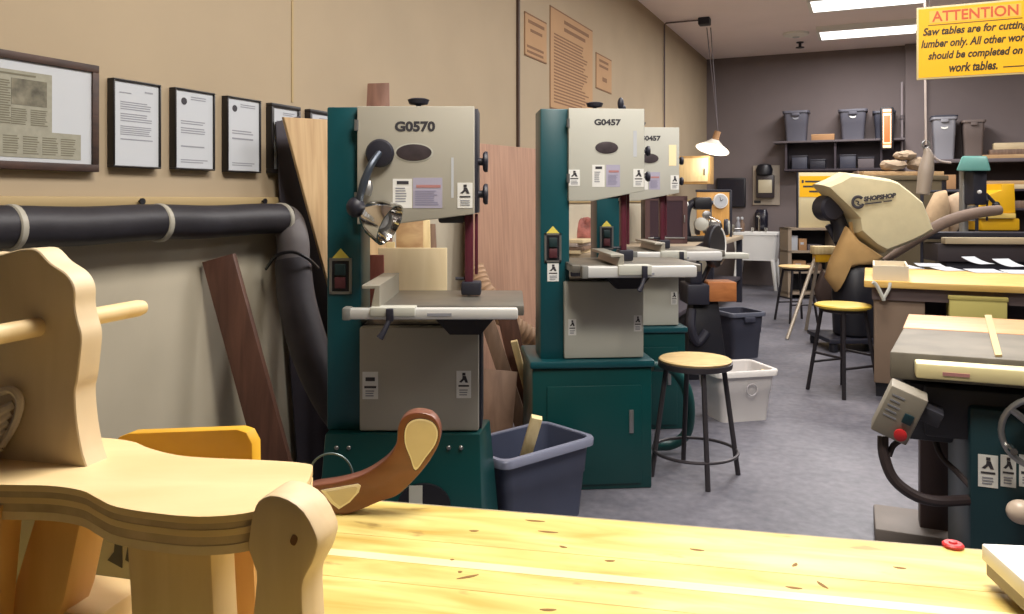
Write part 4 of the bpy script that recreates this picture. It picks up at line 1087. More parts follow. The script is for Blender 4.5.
# ================================================================== CURVED WALNUT PIECE
kz = 1.27
kO = cc((385 - CX) / F * kz, kz, BH)
K = thing('walnut_carving', 'curved red walnut toy piece with a pale teardrop inlay, rising above the bench', 'toy', kO, YAW)
fk = FR(385, kz, BH)
X, Z = fk.x, fk.z
out = [(342, 515.2), (318, 501), (309, 490), (312, 486), (338, 482), (364, 474), (386, 459), (396, 444), (397.5, 430), (401, 420), (409, 414), (420, 412.5), (432, 416), (439, 426), (440, 440), (432, 457), (421, 472), (408, 486), (396, 496), (379, 502)]
pl = smooth_poly([(X(a), 0, Z(b_)) for a, b_ in out], 4)
for p_ in pl: p_.z = max(p_.z, .0004)
MB().slab(pl, (0, 1, 0), .03, .003, 3).obj('body', M_WALNUT, K)
td = smooth_poly([(X(a), -.0012, Z(b_)) for a, b_ in ((415.5, 471), (410, 458), (404.5, 443), (405, 428), (411, 420), (422, 418), (433, 421.5), (438.5, 431), (436, 444), (426, 458))], 4)
def shrink(pts, k):
    c_ = sum(pts, Vector()) / len(pts); return [c_ + (p - c_) * k for p in pts]
MB().slab(td, (0, 1, 0), .004).obj('inlay_line', mat('dark_inlay_line', (66, 40, 28), .5), K)
MB().slab([p + Vector((0, -.0004, 0)) for p in shrink(td, .965)], (0, 1, 0), .004).obj('inlay_line', M_EDGING, K)
MB().slab([p + Vector((0, -.0008, 0)) for p in shrink(td, .88)], (0, 1, 0), .004).obj('teardrop_inlay', M_MAPLE, K)
t2 = [Vector((X(a), -.0012, Z(b_))) for a, b_ in ((321, 490), (358, 483.5), (361, 485.5), (359, 492), (350, 502), (339, 509), (331, 503))]
MB().slab(t2, (0, 1, 0), .004).obj('inlay_line', M_EDGING, K)
MB().slab([p + Vector((0, -.0008, 0)) for p in shrink(t2, .78)], (0, 1, 0), .004).obj('corner_inlay', M_MAPLE, K)
wr_ = MB(); hz = 1.32
q = cc((331 - CX) / F * hz, hz, BH)
g = thing('wire_hoop', 'thin grey wire hoop standing behind the curved walnut piece', 'hoop', q, YAW)
rr = 21.5 / F * hz
zc = CH + (HY - 475) / F * hz - BH
MB().torus((0, 0, zc), rr, .0018, (0, 1, 0), 40, 6, 180, 360).obj('hoop', mat('grey_wire', (84, 100, 104), .4, .2), g)
b = MB(); b.tube([(-rr, 0, zc), (-rr, 0, 0)], .0016, 6); b.tube([(rr, 0, zc), (rr, 0, 0)], .0016, 6); b.box(-rr - .008, rr + .008, -.01, .01, 0, .004, .001); b.obj('base', mat('grey_wire', (0, 0, 0)), g)
# white lid and red cap at the right end of the bench
wzt = BH + .052
a0 = hit(1011, 571, (0, 0, wzt), UP); 
M4 = Matrix.Translation(Vector((a0.x, a0.y, 0))) @ Matrix.Rotation(YAW - RAD(6), 4, 'Z')
wtile = thing('white_plastic_tray', 'white plastic lid with a grey side, at the right end of the bench', 'lid', M4 @ Vector((.1, -.02, BH)), YAW - RAD(6))
MB().box(-.098, .12, -.025, .1, .03, .052, .003).obj('top_plate', mat('white_plastic', (236, 234, 232), .4), wtile)
MB().box(-.094, .116, -.021, .096, .012, .03, .002).obj('grey_side', mat('grey_plastic_side', (150, 142, 134), .5), wtile)
MB().box(-.06, .1, .0, .09, .0, .012, .002).obj('foot', mat('grey_plastic_side', (0, 0, 0)), wtile)
MB().box(.0, .05, .03, .06, .052, .066, .003).obj('latch', M_GREYSH, wtile)
q = hit(953, 546.8, (0, 0, BH), UP)
rc = thing('red_plug', 'small red plastic plug at the far edge of the bench', 'plug', q, bR)
MB().lathe([(.013, 0), (.0145, .001), (.0145, .004), (.012, .006), (.003, .0062)], seg=18).obj('cap', M_RED, rc)
MB().lathe([(.006, .0062), (.005, .008), (.001, .0085)], seg=12).obj('nub', M_RED, rc)
# ================================================================== HANGING SIGN
sZ = 3.5
a = W(916.5, 8, sZ); e_ = W(915, 79.5, sZ)
sw, sh = .44, abs(a.z - W(915, 80, sZ).z)
sg = thing('hanging_sign', 'yellow hanging ATTENTION sign about saw tables, at the top right', 'sign', Vector((a.x, a.y, a.z - sh)), RAD(-1))
MB().box(0, sw, 0, .012, 0, sh, .002).obj('board', mat('sign_edge', (200, 186, 140), .5), sg)
fc = MB().box(.008, sw - .008, -.0012, 0, .008, sh - .008).obj('yellow_face', M_YELLOW, sg)
MB().box(.05, sw - .05, -.0018, -.0012, sh * .77, sh - .02).obj('heading_panel', mat('orange_heading_panel', (244, 178, 74), .5), fc)
text('ATTENTION', 'heading_lettering', mat('sign_red_ink', (196, 84, 44), .5), fc, .06, sw - .06, sh * .785, sh * .93, -.0018, 0, .02)
ink = mat('sign_black_ink', (52, 40, 16), .5)
MB().box(.045, sw - .045, -.0018, -.0012, sh * .735, sh * .748).obj('rule', mat('sign_rule', (120, 84, 20), .5), fc)
rows = [('Saw tables are for cutting', .025, sw - .025, .57, .71), ('lumber only. All other work', .018, sw - .018, .40, .545), ('should be completed on', .045, sw - .045, .235, .375), ('work tables.', .125, sw - .135, .08, .205)]
for s_, x0, x1, z0, z1 in rows:
    text(s_, 'lettering', ink, fc, x0, x1, sh * z0, sh * z1, -.0012, .25, .03)
MB().box(.325, .40, -.0018, -.0012, sh * .1, sh * .115).obj('fine_print', ink, fc)
for x in (.05, sw - .05):
    MB().tube([(x, .006, sh - .005), (x, .006, CEIL - (a.z - sh))], .0025, 6).obj('hanging_wire', M_STEEL, sg)
# air line dropping from the ceiling behind the sign
q = W(926, 150, 7.6)
al = thing('air_line', 'pale air line dropping from the ceiling to a grey reel behind the sign', 'hose', q, YAW)
MB().tube([(-.01, 0, CEIL - q.z), (-.01, 0, 1.0), (0, 0, .05)], .011, 8).obj('line', mat('air_line_grey', (178, 166, 160), .6), al)
MB().torus((0, 0, .05), .035, .01, (0, 1, 0), 20, 6).obj('hook', M_STEEL, al)
MB().tube([(.0, 0, .02), (.02, 0, -.06), (.0, 0, -.2), (-.03, 0, -.42)], [.02, .05, .07, .06], 12, 5).obj('coupler', mat('coupler_grey', (142, 130, 118), .5), al)
MB().tube([(.04, 0, -.03), (.12, 0, -.1), (.25, .03, -.12)], .012, 8, 5).obj('side_hose', mat('air_line_grey', (0, 0, 0)), al)

# ================================================================== BACK WALL, left to right
def back_thing(name, label, cat, px, py, off=0., group=None):
    p = bw(px, py, off); return thing(name, label, cat, p, 0, group), p
def bx(px, p, off=0.): return bw(px, 200, off).x - p.x
def bz(py, px, p, off=0.): return bw(px, py, off).z - p.z
t, p = back_thing('wall_screen', 'dark flat screen on the back wall left of the towel dispenser', 'screen', 731, 207)
MB().box(bx(717, p), bx(746, p), -.06, 0, 0, bz(178, 731, p), .01).obj('housing', M_BLACK, t)
MB().box(bx(718.5, p), bx(744.5, p), -.064, -.06, .02, bz(179.5, 731, p)).obj('display', M_SCREEN, t)
t, p = back_thing('towel_dispenser', 'grey towel dispenser panel on the back wall above the sink', 'dispenser', 766, 205)
pan = MB().box(bx(753, p), bx(780, p), -.03, 0, 0, bz(165.5, 766, p), .006).obj('back_panel', mat('dispenser_panel', (168, 156, 142), .6), t)
MB().box(bx(757, p), bx(775, p), -.14, -.03, bz(198, 766, p), bz(175, 766, p), .02).obj('body', mat('dispenser_frame', (54, 46, 48), .4), t)
MB().box(bx(759.5, p), bx(773, p), -.15, -.14, bz(193, 766, p), bz(180, 766, p), .004).obj('window', mat('dispenser_window', (186, 176, 150), .3), t)
MB().lathe([(.07, 0), (.12, .02), (.13, .1), (.1, .17), (.04, .19)], (bx(765, p), -.09, bz(176, 766, p)), (0, 0, 1), 16).obj('paper_roll', M_BLACK, t)
MB().box(bx(754.5, p), bx(761, p), -.04, -.03, bz(203, 766, p), bz(200.5, 766, p)).obj('label_plate', M_BLACK, t)
t, p = back_thing('soap_dispenser', 'dark oval soap dispenser on the back wall just above the sink', 'dispenser', 762, 229)
MB().loft([rring(.17, .1, .048, 0, 6, 0, -.055), rring(.2, .12, .058, .06, 6, 0, -.065), rring(.2, .12, .058, .25, 6, 0, -.065), rring(.15, .08, .038, .31, 6, 0, -.05)]).obj('body', M_SCREEN, t)
MB().box(-.05, .05, -.13, -.1, -.0, .06, .01).obj('push_bar', M_NAVY, t)
# sink
sz_ = 12.25
fs = FR(757, sz_)
t = thing('utility_sink', 'white utility sink on splayed legs against the back wall', 'sink', fs.loc(), YAW - RAD(24))
X, Z = fs.x, fs.z
w_ = X(778) - X(736); top = Z(232)
b = MB()
rg = lambda k, kz, z: rring(w_ * k, .6 * kz, .05, z)
b.loft([rg(.88, .85, top - .42), rg(1, 1, top - .04), rg(1.03, 1.03, top - .035), rg(1.03, 1.03, top), rg(.94, .92, top), rg(.84, .8, top - .36)]); b.obj('basin', M_SINK, t)
for sx in (-1, 1):
    for sy in (-1, 1):
        MB().tube([(sx * w_ * .4, sy * .24, top - .42), (sx * w_ * .47, sy * .28, 0)], [.035, .022], 8).obj('leg', M_SINK, t)
MB().tube([(0, .28, top), (0, .28, top + .22), (0, .2, top + .28), (0, .08, top + .24)], .016, 8, 5).obj('tap', M_CHROME, t)
for sx in (-.1, .1): MB().cyl((sx, .28, top), (sx, .28, top + .06), .022, .03, 10).obj('tap_handle', M_CHROME, t)
for px, lab in ((738, 'small pale bottle on the sink rim, leftmost'), (742, 'small brown bottle on the sink rim beside the pale one')):
    q = W(px, 231, 12.3); q.z = top + .002
    b = thing('soap_bottle', lab, 'bottle', q, 0, 'bottles on the sink')
    MB().lathe([(.035, 0), (.04, .01), (.04, .12), (.018, .16), (.018, .19)], seg=14).obj('bottle', M_TOTEL if px == 738 else M_DULLW, b)
    MB().lathe([(.022, .19), (.022, .22), (.01, .23)], seg=12).obj('cap', M_PAPER, b)

# shelf unit high on the back wall with totes
t, p = back_thing('wall_shelf', 'grey two-board shelf high on the back wall holding dark totes', 'shelf', 840, 170)
x0, x1 = bx(776, p), bx(904, p)
hS = bz(139.5, 840, p, .4)
MB().box(x0, x1, -.4, 0, hS - .03, hS, .003).obj('shelf_board', M_GREYSH, t)
MB().box(x0 + .15, x1, -.36, 0, -.02, .01, .003).obj('shelf_board', M_DKSHELF, t)
for px in (787, 835, 880):
    xx = bx(px, p); MB().prism([(xx, -.02), (xx + .03, -.02), (xx + .03, hS - .03), (xx, hS - .03)], -.34, -.02).obj('upright', M_DKSHELF, t)
MB().box(x0 + .15, x1, -.012, 0, .01, hS - .03).obj('back_panel', M_DKSHELF, t)
for px0, px1, py, lab, m_, lg in ((783, 810, 112, 'dark grey tote, leftmost on the back wall shelf', M_TOTEB, M_GREYINK), (838, 868, 110.5, 'grey tote with a pale emblem on the back wall shelf, beside a tan box', M_TOTEB, M_WHITE), (872, 896, 112, 'dark tote behind the glowing orange reflection on the back wall shelf', M_DKTOTE, None)):
    q = bw((px0 + px1) / 2, 139, .22); q.z = p.z + hS + .001
    w_ = bw(px1, 139, .22).x - bw(px0, 139, .22).x
    tote(q, 0, w_ - .05, .34, bw(px0, py, .3).z - q.z, m_, m_, lab, 'storage bin', .84, 'totes on the back wall shelf', True, lg)
q = bw(823, 139, .3); q.z = p.z + hS + .001
b = thing('tan_box', 'low tan box on the back wall shelf between two totes', 'box', q)
MB().box(-.16, .16, -.08, .14, 0, .085, .004).obj('carton', M_BOX, b); MB().box(-.162, .162, -.082, .142, .07, .09, .003).obj('lid', mat('carton_lid', (184, 144, 104), .8), b)
for k, (px, h_, m_, lb) in enumerate(((800, .2, M_DKTOTE, 'dark box under the shelf, leftmost'), (818, .14, M_NAVY, 'low dark box under the shelf, second'), (848, .2, M_DKTOTE, 'dark box under the shelf, right of the middle upright'), (866, .16, M_GREYSH, 'greyish box under the shelf, rightmost'))):
    q = bw(px, 168, .2); q.z = p.z + .012
    b = thing('shelf_box', lb, 'box', q, 0, 'boxes under the back wall shelf')
    MB().box(-.11, .11, -.12, .1, 0, h_, .01).obj('box', m_, b); MB().box(-.115, .115, -.125, .105, h_ - .02, h_ + .006, .004).obj('lid', M_NAVY, b)
# orange reflection, built as a glowing upright box in a frame
t, p = back_thing('orange_reflection_glow', 'orange reflection built as a glowing upright box in a black frame at the back wall', 'lamp', 887, 150, .45)
fr_ = MB(); w_ = (bx(894, p, .45) - bx(880.5, p, .45)) / 2; h_ = bz(107, 887, p, .45)
fr_.box(-w_, w_, 0, .05, 0, h_, .02); fr_.obj('frame', M_BLACK, t)
MB().box(-.02, .02, .045, .058, h_ * .3, h_ * .5).obj('added_shelf_clip', M_BLACK, t)
MB().box(-w_ * .62, w_ * .62, -.012, 0, h_ * .05, h_ * .95, .008).obj('reflected_glow', mat('cream_reflection', (255, 206, 160), .5, emit=1.3), t)
MB().box(-w_ * .46, w_ * .46, -.018, -.012, h_ * .18, h_ * .8, .004).obj('orange_reflection_core', M_ORANGEL, t)
for z in (.12, .86): MB().box(-w_ * .66, w_ * .66, -.016, -.01, h_ * z, h_ * (z + .03)).obj('added_cross_bar', mat('orange_reflection_bar', (224, 130, 60), .5), t)
t, p = back_thing('wall_pipe', 'thin pale pipe on the back wall right of the glowing orange reflection', 'pipe', 902, 150, .14)
MB().tube([(0, 0, -.1), (0, 0, 1.0)], .018, 8).obj('pipe', mat('pale_pipe', (150, 140, 144), .5), t)
MB().lathe([(.03, 0), (.03, .06)], (0, 0, .45)).obj('coupling', M_GREYSH, t)

# right-hand rack
t, p = back_thing('lumber_rack', 'long grey rack on the back wall at the right, loaded with totes and boards', 'rack', 980, 240)
x0, x1 = bx(924, p), bx(1075, p)
zz = [bz(158.5, 980, p, .6), bz(189, 980, p, .6), bz(208, 980, p, .6)]
MB().box(x0, x1, -.6, 0, zz[0] - .05, zz[0], .004).obj('shelf_board', M_GREYSH, t)
MB().box(x0, x1, -.6, 0, zz[1] - .03, zz[1], .004).obj('shelf_board', M_DKSHELF, t)
MB().box(x0, x1, -.6, 0, zz[2] - .03, zz[2], .004).obj('shelf_board', M_DKSHELF, t)
for xx in (x0 + .03, (x0 + x1) / 2 + .3, x1 - .05): MB().box(xx - .03, xx + .03, -.58, -.52, -p.z, zz[0] - .05).obj('upright', M_DKSHELF, t)
MB().box(x0, x1, -.02, 0, -p.z, zz[0]).obj('back_panel', mat('rack_back', (70, 58, 58), .8), t)
for px0, px1, py, lab, m_, lg in ((930, 957, 118, 'pale grey tote with an emblem on the right rack', M_TOTEL, M_WHITE), (960, 985, 121, 'dark brown-grey tote beside the pale tote on the right rack', mat('brown_grey_tote', (104, 92, 88), .6), None)):
    q = bw((px0 + px1) / 2, 158, .3); q.z = p.z + zz[0] + .001
    w_ = bw(px1, 139, .3).x - bw(px0, 139, .3).x
    tote(q, 0, w_ - .05, .36, bw(px0, py, .4).z - q.z, m_, m_, lab, 'storage bin', .84, 'totes on the right rack', True, lg, lid=M_DKTOTE if px0 == 930 else None)
def rack_plank(pxa, pxb, py, off, h, d, m_, lab, name='stacked_board', grp='boards on the right rack', zb=None):
    a, e = bw(pxa, py, off), bw(pxb, py, off)
    z0 = a.z if zb is None else zb
    return solo(MB().box(a.x, e.x, a.y, a.y + d, z0, z0 + h, .004), name, m_, lab, 'board', grp)
zA = p.z + zz[0] + .001
b0 = bw(1000, 158, .5)
rack_plank(983, 1060, 158, .55, .05, .3, M_LUMBER, 'lowest board of the bundle on top of the right rack', zb=zA)
rack_plank(990, 1060, 158, .52, .07, .25, M_DULLW, 'middle board of the bundle on top of the right rack', zb=zA + .051)
rack_plank(994, 1060, 158, .5, .09, .2, M_LUMBERP, 'topmost board of the bundle on top of the right rack', zb=zA + .122)
zB = p.z + zz[1] + .001
rack_plank(931, 956, 188, .58, .2, .4, M_BOX, 'tan carton-like block on the middle rack shelf left of the drill press', zb=zB)
rack_plank(925, 962, 188, .6, .03, .18, M_LUMBERP, 'pale strip along the middle rack shelf, left of the drill press', zb=zB + .201 - .2) if False else None
rack_plank(988, 1060, 188, .58, .06, .3, M_LUMBERP, 'lower pale beam on the middle rack shelf right of the drill press', zb=zB)
rack_plank(985, 1060, 188, .55, .05, .25, M_LUMBER, 'upper tan beam on the middle rack shelf right of the drill press', zb=zB + .061)
zC = p.z + zz[2] + .001
rack_plank(1000, 1060, 207, .58, .1, .3, M_DULLW, 'dull brown beam on the lowest rack shelf behind the yellow machine', zb=zC)
rack_plank(925, 950, 207, .58, .16, .3, M_BROWN, 'dark block on the lowest rack shelf left of the drill press', zb=zC)

# bookcase with cream board and yellow notice
bZ = 10.9
fb_ = FR(812, bZ)
t = thing('bookcase', 'low dark bookcase with pale edges behind the dust collector', 'bookcase', fb_.loc(), YAW)
X, Z = fb_.x, fb_.z
x0, x1, h_ = X(788), X(838), Z(228)
pe = mat('bookcase_edge', (150, 134, 116), .6)
MB().box(x0, x0 + .05, 0, .35, 0, h_).obj('side_panel', pe, t); MB().box(x1 - .05, x1, 0, .35, 0, h_).obj('side_panel', pe, t)
for zz_ in (h_ - .03, h_ - .34, h_ - .62, .06): MB().box(x0, x1, 0, .35, zz_, zz_ + .03).obj('shelf_board', pe, t)
MB().box(x0, x1, .33, .35, 0, h_).obj('back_panel', M_BLACK, t)
for i, (px, w_, hh, z_, m_) in enumerate(((792.5, .1, .2, h_ - .31, M_PAPER), (801, .11, .16, h_ - .31, M_BOX), (810, .2, .08, h_ - .31, M_GREYSH), (795, .18, .14, h_ - .59, M_BOX), (809.5, .2, .1, h_ - .59, M_DULLW))):
    q = fb_.loc() + RV * X(px) + FV * .08; q.z = z_
    o = thing('storage_binder', ('white binder', 'tan carton', 'flat grey carton', 'brown carton', 'dull flat carton')[i] + (' on the upper bookcase shelf' if i < 3 else ' on the lower bookcase shelf'), 'box', q, YAW, 'boxes in the bookcase')
    MB().box(0, w_, 0, .2, 0, hh, .006).obj('carton', m_, o); MB().box(w_ * .2, w_ * .6, -.003, 0, hh * .5, hh * .7).obj('label', M_PAPER, o)
q = fb_.loc() + FV * .1; q.z = h_ + .001
t = thing('notice_board', 'cream board with a yellow notice standing on the low bookcase', 'board', q, YAW)
zb_ = q.z
X2 = lambda px: X(px, .1); hh = CH + (HY - 172.5) / F * (bZ + .1) - zb_
MB().box(X2(797.5), X2(846), 0, .03, 0, hh, .004).obj('panel', mat('cream_panel', (206, 192, 152), .6), t)
MB().box(X2(797), X2(798.5), -.006, .034, 0, hh).obj('edge', M_NAVY, t)
zf = lambda py: CH + (HY - py) / F * (bZ + .1) - zb_
n = MB().box(X2(799.5), X2(834), -.004, 0, zf(197), zf(176)).obj('yellow_notice', M_YELLOW, t)
b = MB()
for a0, a1, py in ((805, 827, 181.5), (803, 819, 186.5), (809, 822, 191.5)): b.box(X2(a0), X2(a1), -.006, -.004, zf(py + .9), zf(py - .9))
b.box(X2(801.5), X2(803.6), -.006, -.004, zf(183), zf(180)); b.obj('printed_text', M_INK, n)

# ================================================================== DUST COLLECTOR with off-white bag
dZ = 7.3
fd = FR(868, dZ)
t = thing('dust_collector', 'dust collector with a big off-white lettered cloth bag behind the yellow stool', 'dust collector', fd.loc(), YAW)
P_ = fd.p
bag = [(814, 184), (826, 179), (839, 172), (860, 174.5), (884, 178), (892, 181), (905, 191), (918, 202), (924, 217), (929, 231), (920, 237), (905, 244), (879, 254), (868, 248), (860, 241), (851, 233), (849, 219), (836, 205), (822, 192)]
N_ = Vector((0, -1, 0))
bagm = MB().puff([P_(a, e) for a, e in bag], N_, .2, (1, .95, .86, .3), (0, .62, .9, 1.))
bago = bagm.obj('upper_bag', M_BAG, t, 24)
lb = [(846, 226), (858, 240), (882, 256), (874, 264), (857, 265), (845, 269), (840, 280), (835, 292), (825, 278), (829, 262), (838, 244)]
MB().puff([P_(a, e, -.1) for a, e in lb], N_, .1, (1, .96, .84, .6, .25), (0, .4, .75, .95, 1.)).obj('lower_bag', M_BAGT, t, 60)
b = MB(); bd = [P_(a, e, -.03) for a, e in ((851, 222), (853, 236), (862, 250), (878, 263))]; b.tube(bd, .022, 10, 5); b.obj('bag_band', M_BAGT, t)
# logo on the bag: a ring like a C, lettering, fine line
M4 = Matrix.Translation(P_(854.5, 202.5, -.225)) @ Matrix.Rotation(RAD(-7), 4, 'Y')
lg = MB(); s_ = dZ / F
lg.torus((3.5 * s_, 0, -.1 * s_), 5.2 * s_, 1.5 * s_, (0, 1, 0), 28, 8, 25, 325)
lg.tube([(1 * s_, 0, 1.5 * s_), (4 * s_, 0, .2 * s_), (3 * s_, 0, -2 * s_), (6 * s_, 0, -3.4 * s_)], .7 * s_, 6, 4)
for v in lg.bm.verts: v.co.y *= .25
for v in lg.bm.verts: v.co = M4 @ v.co
lg.obj('round_logo', M_INK, bago)
text('SHOPSHOP', 'logo_lettering', M_INK, bago, 9 * s_, 41 * s_, -.2 * s_, 4.6 * s_, 0, .2, .075, M=M4)
fp = MB(); fp.box(10 * s_, 26 * s_, -.004, .002, -3.4 * s_, -2 * s_, 0, M4); fp.box(28 * s_, 36 * s_, -.004, .002, -3.2 * s_, -2 * s_, 0, M4); fp.obj('fine_print', M_INK, bago)
# fan housing, motor, stand
c = P_(828, 208, .05)
fh = MB(); fh.lathe([(.03, -.1), (.1, -.095), (.12, -.07), (.12, .07), (.1, .095), (.03, .1)], c, (.2, -1, 0), 26); fh.obj('fan_housing', M_NAVY, t)
MB().tube([P_(834, 212, .05), P_(840, 226, .05), P_(843, 240, .05)], [.07, .07, .09], 14, 4).obj('outlet_neck', M_BLACK, t)
dr = MB(); dr.lathe([(.17, 0), (.19, .02), (.2, .3), (.2, .56), (.14, .66), (.06, .68)], P_(855, 268, .0) * 1 - Vector((0, 0, P_(855, 268, 0).z - .12)), (0, 0, 1), 26); dr.obj('drum', M_BLACK, t)
bs = MB(); xb = P_(852, 300).x; bs.box(xb - .3, xb + .3, -.25, .3, .08, .12, .008); bs.obj('base_plate', M_NAVY, t)
for sx in (-.25, .25):
    for sy in (-.2, .25): MB().lathe([(.01, 0), (.035, .005), (.04, .04), (.035, .075), (.01, .08)], (xb + sx, sy, 0)).obj('caster', M_BLACK, t)
MB().tube([P_(848, 262, .1), P_(828, 225, .1)], .03, 8).obj('support_post', M_NAVY, t)
# roller stand / sawhorse with splayed silver legs
rZ = 8.0
frs = FR(824, rZ)
t = thing('folding_stand', 'folding stand with splayed pale legs beside the dust collector', 'stand', frs.loc(), YAW)
P_ = frs.p
hd = MB(); hd.box(P_(812, 255).x, P_(834, 255).x, -.06, .06, P_(820, 254).z, P_(820, 246).z, .006); hd.obj('head', M_PINE, t)
hd = MB(); hd.box(P_(814, 255).x, P_(832, 255).x, -.05, .05, P_(820, 262).z, P_(820, 254).z, .006); hd.obj('bracket', M_YMACH, t)
g0 = P_(786, 320, -.1); g0.z = 0; lgm = mat('pale_leg', (168, 156, 140), .4, .3)
for a, e, dy in (((815, 258), (787, 330), -.25), ((829, 258), (848, 320), -.2), ((818, 258), (806, 318), .3), ((830, 258), (840, 318), .3)):
    p0, p1 = P_(*a), P_(e[0], e[1], dy); p1.z = 0
    MB().tube([p0, p1], .018, 8).obj('leg', lgm, t)
sp_2 = MB(); sp_2.puff([P_(822, 268, -.05), P_(838, 296, -.05), P_(820, 312, -.05), P_(814, 290, -.05)], (0, -1, 0), .05); sp_2.obj('cloth_pouch', mat('brown_pouch', (72, 56, 50), .8), t)

# ================================================================== RIGHT-BACK CLUTTER
# drill press
fdp = FR(974, 8.65)
t = thing('drill_press', 'drill press with a pale teal head behind the work table', 'drill press', fdp.loc(), YAW)
P_ = fdp.p
MB().hexa([P_(956, 171, -.2), P_(991, 171, -.2), P_(991, 171, .25), P_(956, 171, .25)], [P_(962, 156, -.16), P_(987, 156, -.16), P_(987, 156, .2), P_(962, 156, .2)], .02).obj('head_cover', M_TEALH, t)
MB().box(P_(968, 0).x, P_(982, 0).x, -.1, .08, P_(970, 205).z, P_(970, 171).z, .02).obj('head', M_NAVY, t)
MB().lathe([(.045, 0), (.045, P_(970, 170).z)], (P_(971, 0).x, .14, 0)).obj('column', M_STEEL, t)
MB().lathe([(.03, 0), (.03, .06), (.045, .09), (.045, .17)], P_(972, 221, -.05)).obj('chuck', M_STEEL, t)
hp = P_(979, 192, -.2)
MB().lathe([(.02, 0), (.02, .02), (.012, .03)], hp, (0, -1, 0), 12).obj('knob', M_WHITE, t)
for k in range(3):
    a = RAD(120 * k + 40); c = P_(987, 205, -.05); MB().tube([c, c + Vector((math.cos(a) * .05, math.cos(a) * .1, math.sin(a) * .17))], [.01, .012], 8).obj('feed_handle', M_BLACK, t)
MB().box(P_(958, 0).x, P_(990, 0).x, -.2, .18, P_(970, 236).z, P_(970, 232).z, .006).obj('table', M_IRON, t)
MB().box(-.25, .25, -.3, .3, 0, .06, .01).obj('base', M_IRON, t)
# yellow machine
fy = FR(987, 10.0)
t = thing('yellow_planer', 'yellow machine with a black diagonal lever behind the drill press', 'planer', fy.loc(), YAW)
P_ = fy.p
MB().prism([(P_(966, 0).x, P_(0, 213).z), (P_(975, 0).x, P_(0, 196).z), (P_(992, 0).x, P_(0, 190).z), (P_(992, 0).x, P_(0, 184).z), (P_(1005, 0).x, P_(0, 184).z), (P_(1006, 0).x, P_(0, 213).z)], -.2, .3, .02).obj('hood', M_YMACH, t)
MB().box(P_(970, 0).x, P_(1004, 0).x, -.24, .3, P_(0, 218).z, P_(0, 213).z, .008).obj('trim_band', mat('pale_yellow', (232, 200, 110), .5), t)
MB().box(P_(972, 0).x, P_(1010, 0).x, -.2, .3, P_(0, 230).z, P_(0, 218).z, .02).obj('bed', M_YMACH, t)
MB().tube([P_(986, 194, -.26), P_(1001, 210, -.3)], .022, 8).obj('lever', M_BLACK, t)
MB().ball(P_(996, 205, -.28), .045, seg=10).obj('lever_joint', M_BLACK, t)
MB().hexa([(-.2, -.2, 0), (.35, -.2, 0), (.35, .3, 0), (-.2, .3, 0)], [(-.12, -.15, P_(0, 230).z), (.25, -.15, P_(0, 230).z), (.25, .25, P_(0, 230).z), (-.12, .25, P_(0, 230).z)], .01).obj('stand', M_NAVY, t)
MB().box(P_(952, 0).x, P_(962, 0).x, -.1, .1, P_(0, 212).z, P_(0, 199).z, .01).obj('end_cap', M_YMACH, t)
# jointer: long pale fence and dark tables
fj = FR(985, 7.7)
t = thing('jointer', 'long dark jointer with a pale fence behind the work table papers', 'jointer', fj.loc(), YAW - RAD(6))
P_ = fj.p
MB().box(P_(945, 0).x, P_(1050, 0).x, -.05, .05, P_(0, 244).z, P_(0, 237.5).z, .008).obj('fence', mat('pale_fence', (190, 172, 140), .45), t)
MB().box(P_(930, 0).x, P_(1050, 0).x, .1, .4, P_(0, 240).z, P_(0, 233).z, .008).obj('bed', M_NAVY, t)
MB().box(P_(940, 0).x, P_(1045, 0).x, .0, .35, P_(0, 262).z, P_(0, 244).z, .01).obj('body', mat('jointer_body', (62, 54, 56), .6), t)
MB().box(P_(950, 0).x, P_(1030, 0).x, .05, .3, 0, P_(0, 262).z, .01).obj('stand', M_NAVY, t)
MB().tube([P_(890, 262, -.1), P_(915, 244, -.1), P_(945, 224, -.1), P_(972, 214, .0), P_(997, 210, .1)], [.03, .045, .055, .055, .05], 14, 6).obj('dust_arm', mat('dusty_hose', (122, 103, 90), .7, var=.1), t)
# sacks and hanging aprons
for i, (pts, Zd, m_, lab) in enumerate((
    ([(928, 208), (936, 192), (945, 190), (948, 205), (946, 240), (918, 238)], 9.3, M_SACK, 'tan cloth sack hanging right of the off-white bag'),
    ([(949, 196), (958, 192), (965, 198), (962, 225), (950, 236), (946, 215)], 9.35, mat('rosy_sack', (182, 158, 132), .9, var=.08, scale=12, bump=.3), 'narrow pale sack hanging beside the drill press column'),)):
    mb = MB().puff([W(a, e, Zd) for a, e in pts], -FV, .12, (1, .95, .8, .5, .2), (0, .4, .75, .95, 1))
    o = solo(mb, 'cloth_sack', m_, lab, 'sack', 'sacks by the drill press', 60)
    top_ = o.location
q1 = W(934, 193, 9.35); q2 = W(957, 193, 8.7)
hk = thing('sack_rail', 'dark rail with posts that the cloth sacks hang from', 'rail', cc((945 - CX) / F * 9.55, 9.55, 0), YAW)
hzr = q1.z + .02
MB().tube([(-.3, -.05, hzr), (.35, -.05, hzr)], .016, 8).obj('bar', M_NAVY, hk)
for xx in (-.3, .35): MB().tube([(xx, -.05, 0), (xx, -.05, hzr)], .02, 8).obj('post', M_NAVY, hk)
